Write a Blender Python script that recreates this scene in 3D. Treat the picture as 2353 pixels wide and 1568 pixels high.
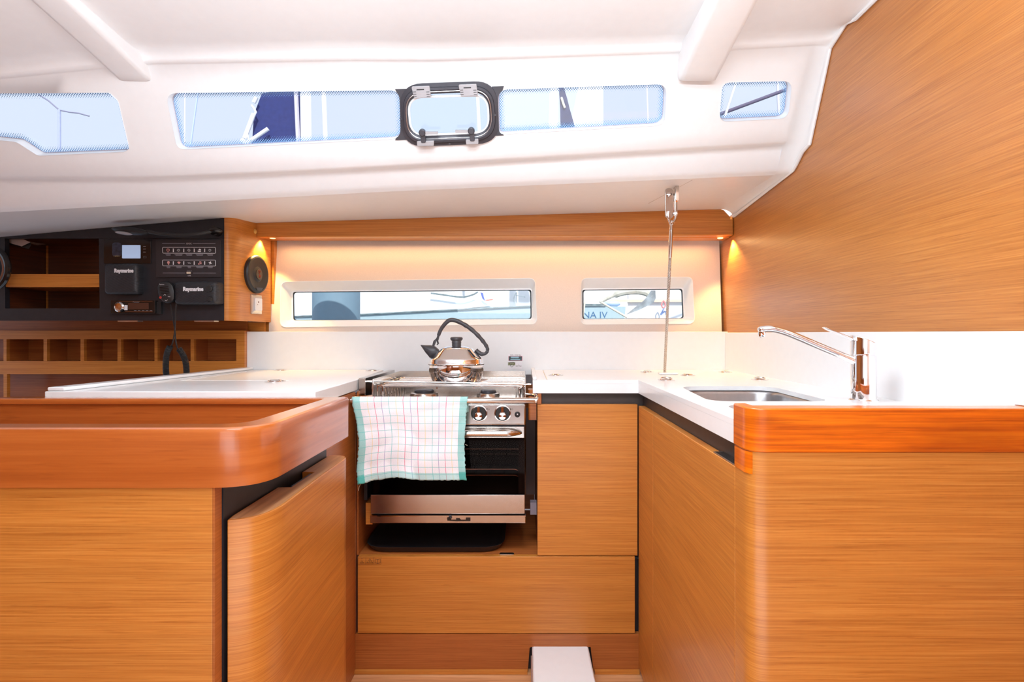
import bpy, bmesh, math, random
from mathutils import Vector, Matrix, geometry
random.seed(4)
for o in list(bpy.data.objects): bpy.data.objects.remove(o)
SC = bpy.context.scene
COL = SC.collection
# ------------------------------------------------------------------ camera, world, lights, exposure
F = 1280.0; VX, VY = 1205.0, 767.0; CZ = 1.05        # focal length in px, vanishing point, eye height
cd = bpy.data.cameras.new('camera'); cam = bpy.data.objects.new('camera', cd); COL.objects.link(cam)
cam.location = (0, 0, CZ); cam.rotation_euler = (math.pi/2, 0, 0)
cd.sensor_width = 36; cd.sensor_fit = 'HORIZONTAL'; cd.lens = 36*F/2353
cd.shift_x = (2353/2 - VX)/2353; cd.shift_y = (VY - 1568/2)/2353
cd.clip_start = 0.02; SC.camera = cam
SC.view_settings.view_transform = 'Standard'; SC.view_settings.look = 'None'
SC.view_settings.gamma = 1; SC.view_settings.use_curve_mapping = False
SC.view_settings.exposure = 0.03
W = bpy.data.worlds.new('sky'); SC.world = W; W.use_nodes = True
wb = W.node_tree.nodes['Background']; wb.inputs[0].default_value = (0.71, 0.81, 0.98, 1); wb.inputs[1].default_value = 1.08

def area(name, loc, rot, sx, sy, power, color=(1, 1, 1), spread=180):
    l = bpy.data.lights.new(name, 'AREA'); l.shape = 'RECTANGLE'; l.size = sx; l.size_y = sy
    l.energy = power; l.color = color; l.spread = math.radians(spread)
    o = bpy.data.objects.new(name, l); o.location = loc; o.rotation_euler = rot; COL.objects.link(o); return o
def spot(name, loc, target, power, color, angle, blend=.5, size=.01):
    l = bpy.data.lights.new(name, 'SPOT'); l.energy = power; l.color = color
    l.spot_size = math.radians(angle); l.spot_blend = blend; l.shadow_soft_size = size
    o = bpy.data.objects.new(name, l); o.location = loc
    o.rotation_euler = (Vector(target)-Vector(loc)).to_track_quat('-Z', 'Y').to_euler(); COL.objects.link(o); return o
R = math.radians
area('skylight_saloon', (-0.15, -0.35, 1.80), (R(14), 0, 0), .9, .6, 11, (.86, .94, 1))       # deck hatches overhead
area('skylight_galley', (-0.1, 0.80, 1.80), (R(4), 0, 0), .45, .42, 10, (.86, .94, 1))
area('daylight_companionway', (-.45, -1.7, 1.35), (R(96), 0, R(-6)), 1.3, .8, 6, (.86, .94, 1))   # open companionway
area('daylight_side_windows', (0.0, -1.75, 0.95), (R(98), 0, R(4)), 1.5, .8, 4.5, (.86, .94, 1))
sl = bpy.data.lights.new('sun', 'SUN'); sl.energy = 4.2; sl.angle = R(.6); sl.color = (1, .97, .92)
so = bpy.data.objects.new('sun', sl); so.rotation_euler = (R(48), 0, R(14)); COL.objects.link(so)      # from astern of the camera, lights the marina
area('sole_fill', (-.1, 0.0, 0.30), (R(176), 0, 0), 1.2, .7, 12, (.86, .94, 1))  # added fill lamp facing up near the floor, lifts the deckhead
area('deckhead_fill', (-.14, 0.52, 1.600), (R(160), 0, 0), 1.78, .12, 33, (.83, .93, 1), 170)      # added lamp to brighten the deckhead, no known fitting

# ------------------------------------------------------------------ helpers
def at(px, py, Y): return Vector(((px-VX)*Y/F, Y, CZ + (VY-py)*Y/F))
def onz(px, py, z):
    Y = (z-CZ)*F/(VY-py); return at(px, py, Y)
def onx(px, py, X):
    Y = F*X/(px-VX); return at(px, py, Y)

def ramp(nt, pts, interp='LINEAR'):
    n = nt.nodes.new('ShaderNodeValToRGB'); n.color_ramp.interpolation = interp
    e = n.color_ramp.elements
    while len(e) < len(pts): e.new(.5)
    for i, (p, c) in enumerate(pts):
        e[i].position = p; e[i].color = (*c, 1) if len(c) == 3 else c
    return n
def srgb(r, g, b):
    f = lambda c: (c/255/12.92) if c/255 <= .04045 else ((c/255+.055)/1.055)**2.4
    return (f(r), f(g), f(b))
def newmat(name):
    m = bpy.data.materials.new(name); m.use_nodes = True
    return m, m.node_tree, m.node_tree.nodes['Principled BSDF']
def plain(name, col, rough=.5, metal=0, spec=.5, noise=0, nscale=40, bump=0, coat=0, emit=None, alpha=None):
    m, nt, b = newmat(name)
    b.inputs['Base Color'].default_value = (*col, 1); b.inputs['Roughness'].default_value = rough
    b.inputs['Metallic'].default_value = metal; b.inputs['Specular IOR Level'].default_value = spec
    b.inputs['Coat Weight'].default_value = coat; b.inputs['Coat Roughness'].default_value = .15
    tc = nt.nodes.new('ShaderNodeTexCoord'); n = nt.nodes.new('ShaderNodeTexNoise')
    n.inputs['Scale'].default_value = nscale; n.inputs['Detail'].default_value = 3
    nt.links.new(tc.outputs['Object'], n.inputs['Vector'])
    k = noise if noise else .04
    r = ramp(nt, [(.3, tuple(c*(1-k) for c in col)), (.7, tuple(min(1, c*(1+k)) for c in col))])
    nt.links.new(n.outputs['Fac'], r.inputs[0]); nt.links.new(r.outputs[0], b.inputs['Base Color'])
    if bump:
        bp = nt.nodes.new('ShaderNodeBump'); bp.inputs['Strength'].default_value = bump; bp.inputs['Distance'].default_value = .001
        nt.links.new(n.outputs['Fac'], bp.inputs['Height']); nt.links.new(bp.outputs[0], b.inputs['Normal'])
    if emit:
        b.inputs['Emission Color'].default_value = (*emit[0], 1); b.inputs['Emission Strength'].default_value = emit[1]
    return m
def wood(name, light, mid, dark, scale=(4, 4, 330), rough=.38, coat=.25, streak=.3, blotch=0, spec=.4):
    m, nt, b = newmat(name); L = nt.links
    tc = nt.nodes.new('ShaderNodeTexCoord')
    def nz(sc, det=5, rg=.6):
        mp = nt.nodes.new('ShaderNodeMapping'); mp.inputs['Scale'].default_value = sc
        L.new(tc.outputs['Object'], mp.inputs[0]); n = nt.nodes.new('ShaderNodeTexNoise')
        n.inputs['Scale'].default_value = 1; n.inputs['Detail'].default_value = det; n.inputs['Roughness'].default_value = rg
        L.new(mp.outputs[0], n.inputs['Vector']); return n
    n1 = nz(scale, 6, .65)
    n2 = nz(tuple(s*.13 if s > 20 else s*.4 for s in scale), 3)
    n3 = nz(tuple(s*1.6 if s > 20 else s*4 for s in scale), 2)
    r1 = ramp(nt, [(.28, dark), (.5, mid), (.68, light)]); L.new(n1.outputs['Fac'], r1.inputs[0])
    r2 = ramp(nt, [(.35, (.78, .74, .70)), (.62, (1.04, 1.03, 1.02))]); L.new(n2.outputs['Fac'], r2.inputs[0])
    mx = nt.nodes.new('ShaderNodeMix'); mx.data_type = 'RGBA'; mx.blend_type = 'MULTIPLY'; mx.inputs[0].default_value = streak
    L.new(r1.outputs[0], mx.inputs[6]); L.new(r2.outputs[0], mx.inputs[7])
    r3 = ramp(nt, [(.30, (.80, .73, .68)), (.40, (1, 1, 1))]); L.new(n3.outputs['Fac'], r3.inputs[0])
    m2 = nt.nodes.new('ShaderNodeMix'); m2.data_type = 'RGBA'; m2.blend_type = 'MULTIPLY'; m2.inputs[0].default_value = .8
    L.new(mx.outputs[2], m2.inputs[6]); L.new(r3.outputs[0], m2.inputs[7]); out = m2.outputs[2]
    if blotch:
        n4 = nz((2.2, 2.2, 9), 4); r4 = ramp(nt, [(.42, (.62, .50, .45)), (.58, (1.1, 1.05, .9))])
        L.new(n4.outputs['Fac'], r4.inputs[0])
        m3 = nt.nodes.new('ShaderNodeMix'); m3.data_type = 'RGBA'; m3.blend_type = 'MULTIPLY'; m3.inputs[0].default_value = blotch
        L.new(out, m3.inputs[6]); L.new(r4.outputs[0], m3.inputs[7]); out = m3.outputs[2]
    L.new(out, b.inputs['Base Color']); b.inputs['Roughness'].default_value = rough
    b.inputs['Coat Weight'].default_value = coat; b.inputs['Coat Roughness'].default_value = .3 if coat < .9 else .14
    b.inputs['Specular IOR Level'].default_value = spec
    bp = nt.nodes.new('ShaderNodeBump'); bp.inputs['Strength'].default_value = .06; bp.inputs['Distance'].default_value = .001
    L.new(n1.outputs['Fac'], bp.inputs['Height']); L.new(bp.outputs[0], b.inputs['Normal'])
    return m
def glass(name, tint=(.99, .995, 1), gloss=.06):
    m = bpy.data.materials.new(name); m.use_nodes = True; nt = m.node_tree; nt.nodes.clear(); L = nt.links
    o = nt.nodes.new('ShaderNodeOutputMaterial'); t = nt.nodes.new('ShaderNodeBsdfTransparent'); g = nt.nodes.new('ShaderNodeBsdfGlossy')
    t.inputs[0].default_value = (*tint, 1); g.inputs['Roughness'].default_value = .02
    lw = nt.nodes.new('ShaderNodeLayerWeight'); lw.inputs[0].default_value = .15
    mm = nt.nodes.new('ShaderNodeMath'); mm.operation = 'MULTIPLY_ADD'; mm.inputs[1].default_value = .35; mm.inputs[2].default_value = gloss*.4
    mx = nt.nodes.new('ShaderNodeMixShader'); L.new(lw.outputs['Fresnel'], mm.inputs[0]); L.new(mm.outputs[0], mx.inputs[0])
    L.new(t.outputs[0], mx.inputs[1]); L.new(g.outputs[0], mx.inputs[2]); L.new(mx.outputs[0], o.inputs[0]); return m

M = {}
# teak veneers
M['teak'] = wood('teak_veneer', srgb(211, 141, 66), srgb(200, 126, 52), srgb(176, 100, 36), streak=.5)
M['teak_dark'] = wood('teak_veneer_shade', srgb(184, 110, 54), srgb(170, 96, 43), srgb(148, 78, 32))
M['bulkhead'] = wood('bulkhead_veneer', srgb(200, 134, 68), srgb(187, 118, 54), srgb(166, 98, 40), rough=.30, coat=.55, streak=.4)
M['solid'] = wood('solid_teak_reddish', srgb(184, 100, 44), srgb(172, 88, 34), srgb(156, 76, 28), scale=(2, 2, 60), rough=.28, coat=1.0, streak=.15)
M['solid_top'] = wood('solid_teak_top', srgb(208, 116, 66), srgb(196, 100, 50), srgb(178, 84, 40), scale=(2, 40, 40), rough=.28, coat=.6, streak=.2)
M['varnish'] = wood('varnished_fascia', srgb(232, 126, 18), srgb(214, 102, 10), srgb(168, 70, 10), scale=(3, 3, 160), rough=.22, coat=.6, streak=.3, blotch=.75)
M['teak_top'] = wood('door_edge_teak', srgb(232, 180, 132), srgb(218, 158, 106), srgb(186, 124, 78), scale=(90, 2, 90), rough=.35, coat=.6)
M['teak_topx'] = wood('shelf_teak', srgb(196, 118, 60), srgb(176, 98, 46), srgb(136, 70, 30), scale=(1.6, 120, 120), rough=.45, coat=.1)
M['floor'] = wood('sole_boards', srgb(226, 172, 128), srgb(210, 150, 102), srgb(178, 118, 72), scale=(2, 90, 90), rough=.5, coat=.05)
M['edge'] = wood('edge_banding', srgb(150, 86, 50), srgb(130, 70, 38), srgb(100, 50, 26), scale=(150, 60, 2), rough=.5, coat=0)
M['gel'] = plain('white_gelcoat', (.84, .85, .865), .34, spec=.4, noise=.01)
M['corian'] = plain('white_solid_surface', (.86, .87, .885), .22, spec=.5, noise=.01)
M['lining'] = plain('fabric_lining', srgb(230, 214, 202), .8, noise=.03, nscale=300, bump=.2)
M['winframe'] = plain('white_window_moulding', (.90, .92, .935), .35, noise=.01)
M['white'] = plain('white_plastic', (.85, .84, .85), .35, noise=.01)
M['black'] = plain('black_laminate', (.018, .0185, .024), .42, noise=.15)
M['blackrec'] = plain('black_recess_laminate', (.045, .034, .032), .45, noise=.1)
M['blackplastic'] = plain('black_plastic', (.018, .018, .02), .45, noise=.1, nscale=120, bump=.15)
M['blackgloss'] = plain('black_gloss', (.012, .010, .010), .12)
M['hatchblack'] = plain('charcoal_aluminium', (.055, .055, .068), .38, metal=.3, noise=.08)
M['rubber'] = plain('black_gasket', (.03, .03, .03), .6)
M['steel'] = plain('polished_steel', (.66, .62, .60), .09, metal=1, noise=.02)
M['steelb'] = plain('brushed_steel', (.56, .52, .49), .20, metal=1, noise=.04, nscale=90)
M['chrome'] = plain('chrome', (.90, .89, .90), .035, metal=1, noise=.01)
M['alu'] = plain('aluminium', (.62, .62, .63), .3, metal=1)
M['kettleblack'] = plain('kettle_bakelite', (.05, .048, .055), .42, noise=.1)
M['tray'] = plain('black_tray_rubber', (.016, .016, .019), .5, noise=.2, nscale=300, bump=.3)
M['print'] = plain('white_print', (.8, .79, .82), .5)
M['printdim'] = plain('grey_print', (.30, .29, .33), .5)
M['printred'] = plain('red_print', (.75, .36, .33), .5)
M['printdark'] = plain('dark_print', (.06, .035, .02), .5)
M['screen'] = plain('lit_screen', srgb(150, 172, 205), .3, emit=(srgb(170, 190, 222), .55))
M['paper'] = plain('paper_label', (.86, .84, .88), .6)
M['pane'] = glass('acrylic_pane')
M['hatchpane'] = glass('tinted_hatch_pane', (.93, .955, .985), .02)
M['ovenglass'] = glass('smoked_oven_glass', (.52, .42, .38), .0)
M['sinksteel'] = plain('satin_sink_steel', (.40, .40, .41), .32, metal=1, noise=.06, nscale=60)
M['locker_dark'] = wood('dark_locker_veneer', srgb(112, 58, 32), srgb(92, 46, 24), srgb(70, 34, 18))  # darker wood tone for the inside of the open locker
M['framegrey'] = plain('lilac_grey_bead', srgb(190, 184, 200), .4)
M['clear'] = plain('translucent_plastic', (.36, .35, .37), .25)
M['navy'] = plain('navy_canvas', srgb(40, 54, 112), .85, noise=.12, nscale=25, bump=.2)
M['mast'] = plain('white_mast_paint', (1.0, 1.0, 1.0), .4)
M['rope'] = plain('pale_rope', srgb(236, 226, 205), .8, noise=.15, nscale=400)
M['ropedark'] = plain('dark_rope', srgb(96, 92, 118), .8, noise=.25, nscale=500)
M['fender'] = plain('grey_blue_fender', srgb(120, 148, 165), .55)
M['hullwhite'] = plain('white_hull', (1.0, 1.0, 1.0), .3)
M['hullteal'] = plain('pale_teal_hull', srgb(176, 200, 208), .35)
M['hullgrey'] = plain('grey_rubbing_strake', srgb(120, 136, 140), .5, noise=.3, nscale=30)
M['anchor'] = plain('galvanised_anchor', srgb(150, 160, 165), .5, metal=.2, noise=.4, nscale=18)
M['brown'] = plain('brown_leather', srgb(120, 74, 50), .5)

def edge_dots(name):
    m = bpy.data.materials.new(name); m.use_nodes = True; nt = m.node_tree; nt.nodes.clear(); L = nt.links
    o = nt.nodes.new('ShaderNodeOutputMaterial'); t = nt.nodes.new('ShaderNodeBsdfTransparent'); d = nt.nodes.new('ShaderNodeBsdfDiffuse')
    d.inputs[0].default_value = (*srgb(130, 170, 215), 1)
    uv = nt.nodes.new('ShaderNodeUVMap'); uv.uv_map = 'UVMap'
    at_ = nt.nodes.new('ShaderNodeAttribute'); at_.attribute_name = 'edge'
    vm = nt.nodes.new('ShaderNodeVectorMath'); vm.operation = 'SCALE'; vm.inputs['Scale'].default_value = 210
    rt = nt.nodes.new('ShaderNodeMapping'); rt.inputs['Rotation'].default_value = (0, 0, R(45))
    fr = nt.nodes.new('ShaderNodeVectorMath'); fr.operation = 'FRACTION'
    sb = nt.nodes.new('ShaderNodeVectorMath'); sb.operation = 'SUBTRACT'; sb.inputs[1].default_value = (.5, .5, 0)
    ln = nt.nodes.new('ShaderNodeVectorMath'); ln.operation = 'LENGTH'
    mu = nt.nodes.new('ShaderNodeMath'); mu.operation = 'MULTIPLY'; mu.inputs[1].default_value = .46
    lt = nt.nodes.new('ShaderNodeMath'); lt.operation = 'LESS_THAN'
    mx = nt.nodes.new('ShaderNodeMixShader')
    L.new(uv.outputs[0], vm.inputs[0]); L.new(vm.outputs[0], rt.inputs[0]); L.new(rt.outputs[0], fr.inputs[0]); L.new(fr.outputs[0], sb.inputs[0])
    L.new(sb.outputs[0], ln.inputs[0]); L.new(at_.outputs['Fac'], mu.inputs[0])
    L.new(ln.outputs['Value'], lt.inputs[0]); L.new(mu.outputs[0], lt.inputs[1])
    L.new(lt.outputs[0], mx.inputs[0]); L.new(t.outputs[0], mx.inputs[1]); L.new(d.outputs[0], mx.inputs[2]); L.new(mx.outputs[0], o.inputs[0])
    return m
M['frit'] = edge_dots('dotted_glass_edge')

class MB:
    def __init__(s): s.v = []; s.f = []; s.attr = {}; s.uv = {}
    def add(s, vs, fs):
        n = len(s.v); s.v += [Vector(v) for v in vs]; s.f += [tuple(n+i for i in f) for f in fs]; return s
    def box(s, x0, x1, y0, y1, z0, z1):
        x0, x1 = sorted((x0, x1)); y0, y1 = sorted((y0, y1)); z0, z1 = sorted((z0, z1))
        return s.add([(x, y, z) for z in (z0, z1) for x, y in ((x0, y0), (x1, y0), (x1, y1), (x0, y1))],
                     [(0, 3, 2, 1), (4, 5, 6, 7), (0, 1, 5, 4), (1, 2, 6, 5), (2, 3, 7, 6), (3, 0, 4, 7)])
    def prism(s, poly, fn, lo, hi, cap=True):      # poly of 2D points, fn(u,v,w)->3D
        n = len(poly); vs = [fn(u, v, lo) for u, v in poly]+[fn(u, v, hi) for u, v in poly]
        fs = [(i, (i+1) % n, n+(i+1) % n, n+i) for i in range(n)]
        if cap: fs += [tuple(range(n))[::-1], tuple(range(n, 2*n))]
        return s.add(vs, fs)
    def slab(s, poly, z0, z1): return s.prism(poly, lambda u, v, w: (u, v, w), z0, z1)
    def face_y(s, poly, y0, y1): return s.prism(poly, lambda u, v, w: (u, w, v), y0, y1)
    def loft(s, loops, closed=True, cap0=False, cap1=False, wrap=False):
        n = len(loops[0]); base = len(s.v); fs = []
        vs = [p for l in loops for p in l]; k = len(loops)
        for a in range(k if wrap else k-1):
            b = (a+1) % k
            for i in range(n if closed else n-1):
                j = (i+1) % n; fs.append((a*n+i, a*n+j, b*n+j, b*n+i))
        if cap0: fs.append(tuple(range(n))[::-1])
        if cap1: fs.append(tuple(range((k-1)*n, k*n)))
        return s.add(vs, fs)
    def tube(s, pts, r, n=10, closed=False, flat=1.0, up=None):
        pts = [Vector(p) for p in pts]; loops = []; k = len(pts)
        rs = r if isinstance(r, (list, tuple)) else [r]*k
        prev = None
        for i, p in enumerate(pts):
            if closed: d = (pts[(i+1) % k]-pts[i-1])
            else: d = pts[min(i+1, k-1)]-pts[max(i-1, 0)]
            d.normalize()
            if prev is None:
                a = Vector(up) if up else (Vector((0, 0, 1)) if abs(d.z) < .9 else Vector((1, 0, 0)))
            else: a = prev
            x = (a - d*a.dot(d)).normalized(); y = d.cross(x); prev = x
            loops.append([p + x*rs[i]*flat*math.cos(t*2*math.pi/n) + y*rs[i]*math.sin(t*2*math.pi/n) for t in range(n)])
        return s.loft(loops, True, not closed, not closed, closed)
    def lathe(s, prof, c, axis=(0, 0, 1), n=40):     # prof (r, h)
        ax = Vector(axis).normalized(); a = Vector((1, 0, 0)) if abs(ax.x) < .9 else Vector((0, 1, 0))
        x = (a-ax*a.dot(ax)).normalized(); y = ax.cross(x); c = Vector(c)
        loops = [[c+ax*h+(x*math.cos(t*2*math.pi/n)+y*math.sin(t*2*math.pi/n))*max(r, 1e-5) for t in range(n)] for r, h in prof]
        return s.loft(loops, True, True, True)
    def ball(s, c, rx, ry, rz, n=16, m=10, rot=None):
        c = Vector(c); loops = []
        for i in range(1, m):
            t = math.pi*i/m; loops.append([Vector((rx*math.sin(t)*math.cos(2*math.pi*j/n), ry*math.sin(t)*math.sin(2*math.pi*j/n), rz*math.cos(t))) for j in range(n)])
        if rot: loops = [[rot @ p for p in l] for l in loops]
        return s.loft([[c+p for p in l] for l in loops], True, True, True)
    def rbox(s, x0, x1, y0, y1, z0, z1, r, n=6):      # box facing -Y with corners rounded in XZ
        return s.face_y(rpoly([(x0, z0), (x1, z0), (x1, z1), (x0, z1)], r, n), y0, y1)
    def text(s, body, size, org, xdir=(1, 0, 0), ydir=(0, 0, 1), align='LEFT', width=None, bold=0):
        c = bpy.data.curves.new('t', 'FONT'); c.body = body; c.size = size; c.align_x = align; c.offset = bold; c.resolution_u = 3
        o = bpy.data.objects.new('t', c); COL.objects.link(o); bpy.context.view_layer.update()
        me = bpy.data.meshes.new_from_object(o.evaluated_get(bpy.context.evaluated_depsgraph_get()))
        xs = [v.co.x for v in me.vertices]; k = 1
        if width and xs: k = width/(max(xs)-min(xs))
        X = Vector(xdir); Y = Vector(ydir)
        s.add([Vector(org)+X*v.co.x*k+Y*v.co.y for v in me.vertices], [tuple(p.vertices) for p in me.polygons])
        bpy.data.objects.remove(o); bpy.data.curves.remove(c); bpy.data.meshes.remove(me); return s

def rpoly(pts, r, n=6):
    out = []; k = len(pts)
    rs = r if isinstance(r, (list, tuple)) else [r]*k
    for i in range(k):
        p = Vector(pts[i]); a = Vector(pts[i-1]); b = Vector(pts[(i+1) % k]); rr = rs[i]
        da = (a-p); db = (b-p)
        if rr <= 0: out.append(tuple(p)); continue
        ang = da.angle(db); t = min(rr/math.tan(ang/2), da.length*.49, db.length*.49)
        p0 = p+da.normalized()*t; p1 = p+db.normalized()*t
        for j in range(n+1):
            u = j/n; q = p0*(1-u)**2 + p*2*u*(1-u) + p1*u*u; out.append(tuple(q))
    return out
def inside(p, poly):
    x, y = p; c = False; n = len(poly)
    for i in range(n):
        x1, y1 = poly[i]; x2, y2 = poly[i-1]
        if (y1 > y) != (y2 > y) and x < (x2-x1)*(y-y1)/(y2-y1)+x1: c = not c
    return c
def holed(mb, outer, holes, fn, grid=()):
    vs = [Vector(p) for p in outer]; es = [(i, (i+1) % len(outer)) for i in range(len(outer))]
    for h in holes:
        b = len(vs); vs += [Vector(p) for p in h]; es += [(b+i, b+(i+1) % len(h)) for i in range(len(h))]
    for g in grid:
        if inside(g, outer) and not any(inside(g, h) for h in holes): vs.append(Vector(g))
    r = geometry.delaunay_2d_cdt(vs, es, [], 0, 1e-6)
    fs = []
    for f in r[2]:
        c = sum((r[0][i] for i in f), Vector((0, 0)))/len(f)
        if inside(c, outer) and not any(inside(c, h) for h in holes): fs.append(tuple(f))
    mb.add([fn(p.x, p.y) for p in r[0]], fs)
def catmull(pts, n=8):
    pts = [Vector(p) for p in pts]; out = []
    for i in range(len(pts)-1):
        a = pts[max(i-1, 0)]; b = pts[i]; c = pts[i+1]; d = pts[min(i+2, len(pts)-1)]
        for j in range(n):
            t = j/n; out.append(.5*((2*b)+(c-a)*t+(2*a-5*b+4*c-d)*t*t+(3*b-a-3*c+d)*t**3))
    out.append(pts[-1]); return out

def tag(o, label=None, cat=None, group=None, kind=None):
    if label: o['label'] = label
    if cat: o['category'] = cat
    if group: o['group'] = group
    if kind: o['kind'] = kind
    return o
def thing(name, label, cat, loc, group=None):
    o = bpy.data.objects.new(name, None); o.empty_display_size = .05; COL.objects.link(o); o.location = loc
    tag(o, label, cat, group); return o
def obj(name, mb, mat, parent=None, bevel=0, smooth=38, label=None, solid=0, recalc=True, subd=0):
    me = bpy.data.meshes.new(name)
    root = parent
    while root and root.parent: root = root.parent
    if root: off = Vector(root.location)
    else:
        lo = [min(v[i] for v in mb.v) for i in range(3)]; hi = [max(v[i] for v in mb.v) for i in range(3)]
        off = Vector(((lo[0]+hi[0])/2, (lo[1]+hi[1])/2, lo[2]))
    if parent is not None and parent is not root: off = off
    me.from_pydata([v-off for v in mb.v], [], mb.f)
    if recalc:
        bm = bmesh.new(); bm.from_mesh(me); bmesh.ops.recalc_face_normals(bm, faces=bm.faces); bm.to_mesh(me); bm.free()
    me.materials.append(M[mat] if isinstance(mat, str) else mat)
    for p in me.polygons: p.use_smooth = True
    try: me.set_sharp_from_angle(angle=R(smooth))
    except Exception: pass
    if mb.attr:
        a = me.attributes.new('edge', 'FLOAT', 'POINT')
        for i, val in mb.attr.items(): a.data[i].value = val
    if mb.uv:
        u = me.uv_layers.new(name='UVMap')
        for p in me.polygons:
            for li in p.loop_indices: u.data[li].uv = mb.uv[me.loops[li].vertex_index]
    o = bpy.data.objects.new(name, me); COL.objects.link(o)
    if parent is None: o.location = off
    else: o.parent = parent
    if bevel:
        b = o.modifiers.new('bevel', 'BEVEL'); b.width = bevel; b.segments = 3; b.limit_method = 'ANGLE'; b.angle_limit = R(40); b.harden_normals = False
    if solid:
        b = o.modifiers.new('solid', 'SOLIDIFY'); b.thickness = solid; b.offset = 0
    if subd:
        b = o.modifiers.new('subd', 'SUBSURF'); b.levels = subd; b.render_levels = subd
    if label: o['label'] = label
    return o
def struct(name, mb, mat, **k): return tag(obj(name, mb, mat, **k), kind='structure')
def zz(z): return CZ+z

# ------------------------------------------------------------------ headliner (coachroof moulding)
class Row:
    def __init__(s, Y, pts, dz=0):
        s.Y = Y; s.k = sorted((at(px, py, Y).x, at(px, py, Y).z+dz) for px, py in pts)
    def z(s, X):
        k = s.k
        if X <= k[0][0]: a, b = k[0], k[1]
        elif X >= k[-1][0]: a, b = k[-2], k[-1]
        else:
            for i in range(len(k)-1):
                if k[i][0] <= X <= k[i+1][0]: a, b = k[i], k[i+1]; break
        t = (X-a[0])/(b[0]-a[0])
        if 0 <= t <= 1: pass
        return a[1]+(b[1]-a[1])*t
YA, YD = 1.475, 1.615
rA = Row(YA, [(-300, 196), (0, 184), (240, 160), (350, 150), (800, 142), (1000, 143), (1565, 124), (1880, 106)])
rD = Row(YD, [(-300, 400), (0, 402), (340, 402), (600, 392), (900, 377), (1400, 347), (1830, 322)])
rD2 = Row(1.645, [(-300, 408), (0, 412), (340, 413), (600, 403), (900, 388), (1400, 358), (1830, 332)])
rE0 = Row(1.675, [(-300, 492), (0, 472), (900, 424), (1792, 387)])
rE = Row(1.70, [(-300, 508), (0, 488), (900, 440), (1792, 402)])
rF = Row(2.16, [(-300, 600), (91, 563), (302, 541), (440, 527), (583, 513), (1655, 481)])
rG = Row(2.40, [(0, 590), (302, 566), (583, 536), (1655, 505)], .05)
class Off:
    def __init__(s, base, Y, f): s.b = base; s.Y = Y; s.f = f
    def z(s, X): return s.b.z(X)+s.f(X)
xr = lambda X: min(1, max(0, (.8-X)/1.2))       # crown grows away from the bulkhead
ceil_rows = [Off(rA, -2.0, lambda X: .03), Off(rA, -1.4, lambda X: .04+.03*xr(X)), Off(rA, -.6, lambda X: .05+.06*xr(X)), Off(rA, .2, lambda X: .045+.06*xr(X)),
             Off(rA, .8, lambda X: .03+.05*xr(X)), Off(rA, 1.1, lambda X: .018+.035*xr(X)), Off(rA, 1.3, lambda X: .012+.02*xr(X)),
             Off(rA, 1.40, lambda X: .010+.010*xr(X)), Off(rA, 1.440, lambda X: .014+.006*xr(X)), Off(rA, 1.452, lambda X: .006), Off(rA, 1.458, lambda X: .0005), Off(rA, 1.469, lambda X: .0)]
XL, XR = -2.62, .762
NX = 70; XS = [XL+(XR-XL)*i/NX for i in range(NX+1)]
def cz(X, Y):                                    # height of the coaming panel
    t = (Y-YA)/(YD-YA); return rA.z(X)*(1-t)+rD.z(X)*t
def surf(px, py, off=0):
    lo, hi = YA-.12, YD+.12
    for _ in range(50):
        Y = (lo+hi)/2; p = at(px, py, Y)
        if p.z > cz(p.x, Y): hi = Y
        else: lo = Y
    p = at(px, py, Y)
    if off:
        e = .01
        a = Vector((2*e, 0, cz(p.x+e, Y)-cz(p.x-e, Y))); b = Vector((0, 2*e, cz(p.x, Y+e)-cz(p.x, Y-e)))
        n = a.cross(b).normalized()
        if n.y > 0: n = -n                        # towards the cabin
        p = p+n*off
    return p
def pixloop(pts, r, n=6, off=0): return [surf(x, y, off) for x, y in rpoly(pts, r, n)]
WIN = {
 1: ([(-330, 216), (252, 213), (272, 232), (298, 343), (285, 349), (88, 358), (38, 326), (-330, 290)], [20, 14, 20, 8, 8, 20, 30, 20]),
 2: ([(381, 214), (918, 207), (921, 319), (408, 344)], [22, 24, 24, 22]),
 3: ([(1144, 206), (1532, 193), (1527, 288), (1147, 309)], [24, 22, 26, 12]),
 4: ([(1660, 190), (1820, 186), (1811, 272), (1652, 280)], [20, 18, 26, 18]),
}
HX = (916, 1148)
SYK = 8.0
holes3 = {k: pixloop(*v) for k, v in WIN.items()}
hatch_out = [(918, 193), (1139, 185), (1150, 328), (926, 337)]
# the opening behind the hatch frame joins windows 2 and 3
hh = pixloop([(928, 200), (1138, 196), (1140, 314), (930, 324)], 30)
holes2d = [[(p.x, p.y*SYK) for p in l] for l in list(holes3.values())+[hh]]
hl = MB()
rows1 = ceil_rows
def strip(rows, last_to=None):
    loops = [[Vector((X, r.Y, zz_of(r, X))) for X in XS] for r in rows]; hl.loft(loops, closed=False)
def zz_of(r, X): return r.z(X)
strip(ceil_rows+[Off(rA, YA, lambda X: 0)])
outer = [(X, YA*SYK) for X in XS]+[(X, YD*SYK) for X in reversed(XS)]
grid = [(X, Y*SYK) for X in XS[1:-1] for Y in [YA+(YD-YA)*j/6 for j in range(1, 6)]]
holed(hl, outer, holes2d, lambda u, v: Vector((u, v/SYK, cz(u, v/SYK))), grid)
class Mid:
    def __init__(s, a, b, t, d): s.a = a; s.b = b; s.t = t; s.d = d; s.Y = a.Y*(1-t)+b.Y*t
    def z(s, X): return s.a.z(X)*(1-s.t)+s.b.z(X)*s.t+s.d
strip([rD, Mid(rD, rD2, .4, -.003), rD2, Mid(rD2, rE0, .3, .003), rE0, Mid(rE0, rE, .5, -.001), rE, Mid(rE, rF, .05, -.0005), rF, rG])
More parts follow.
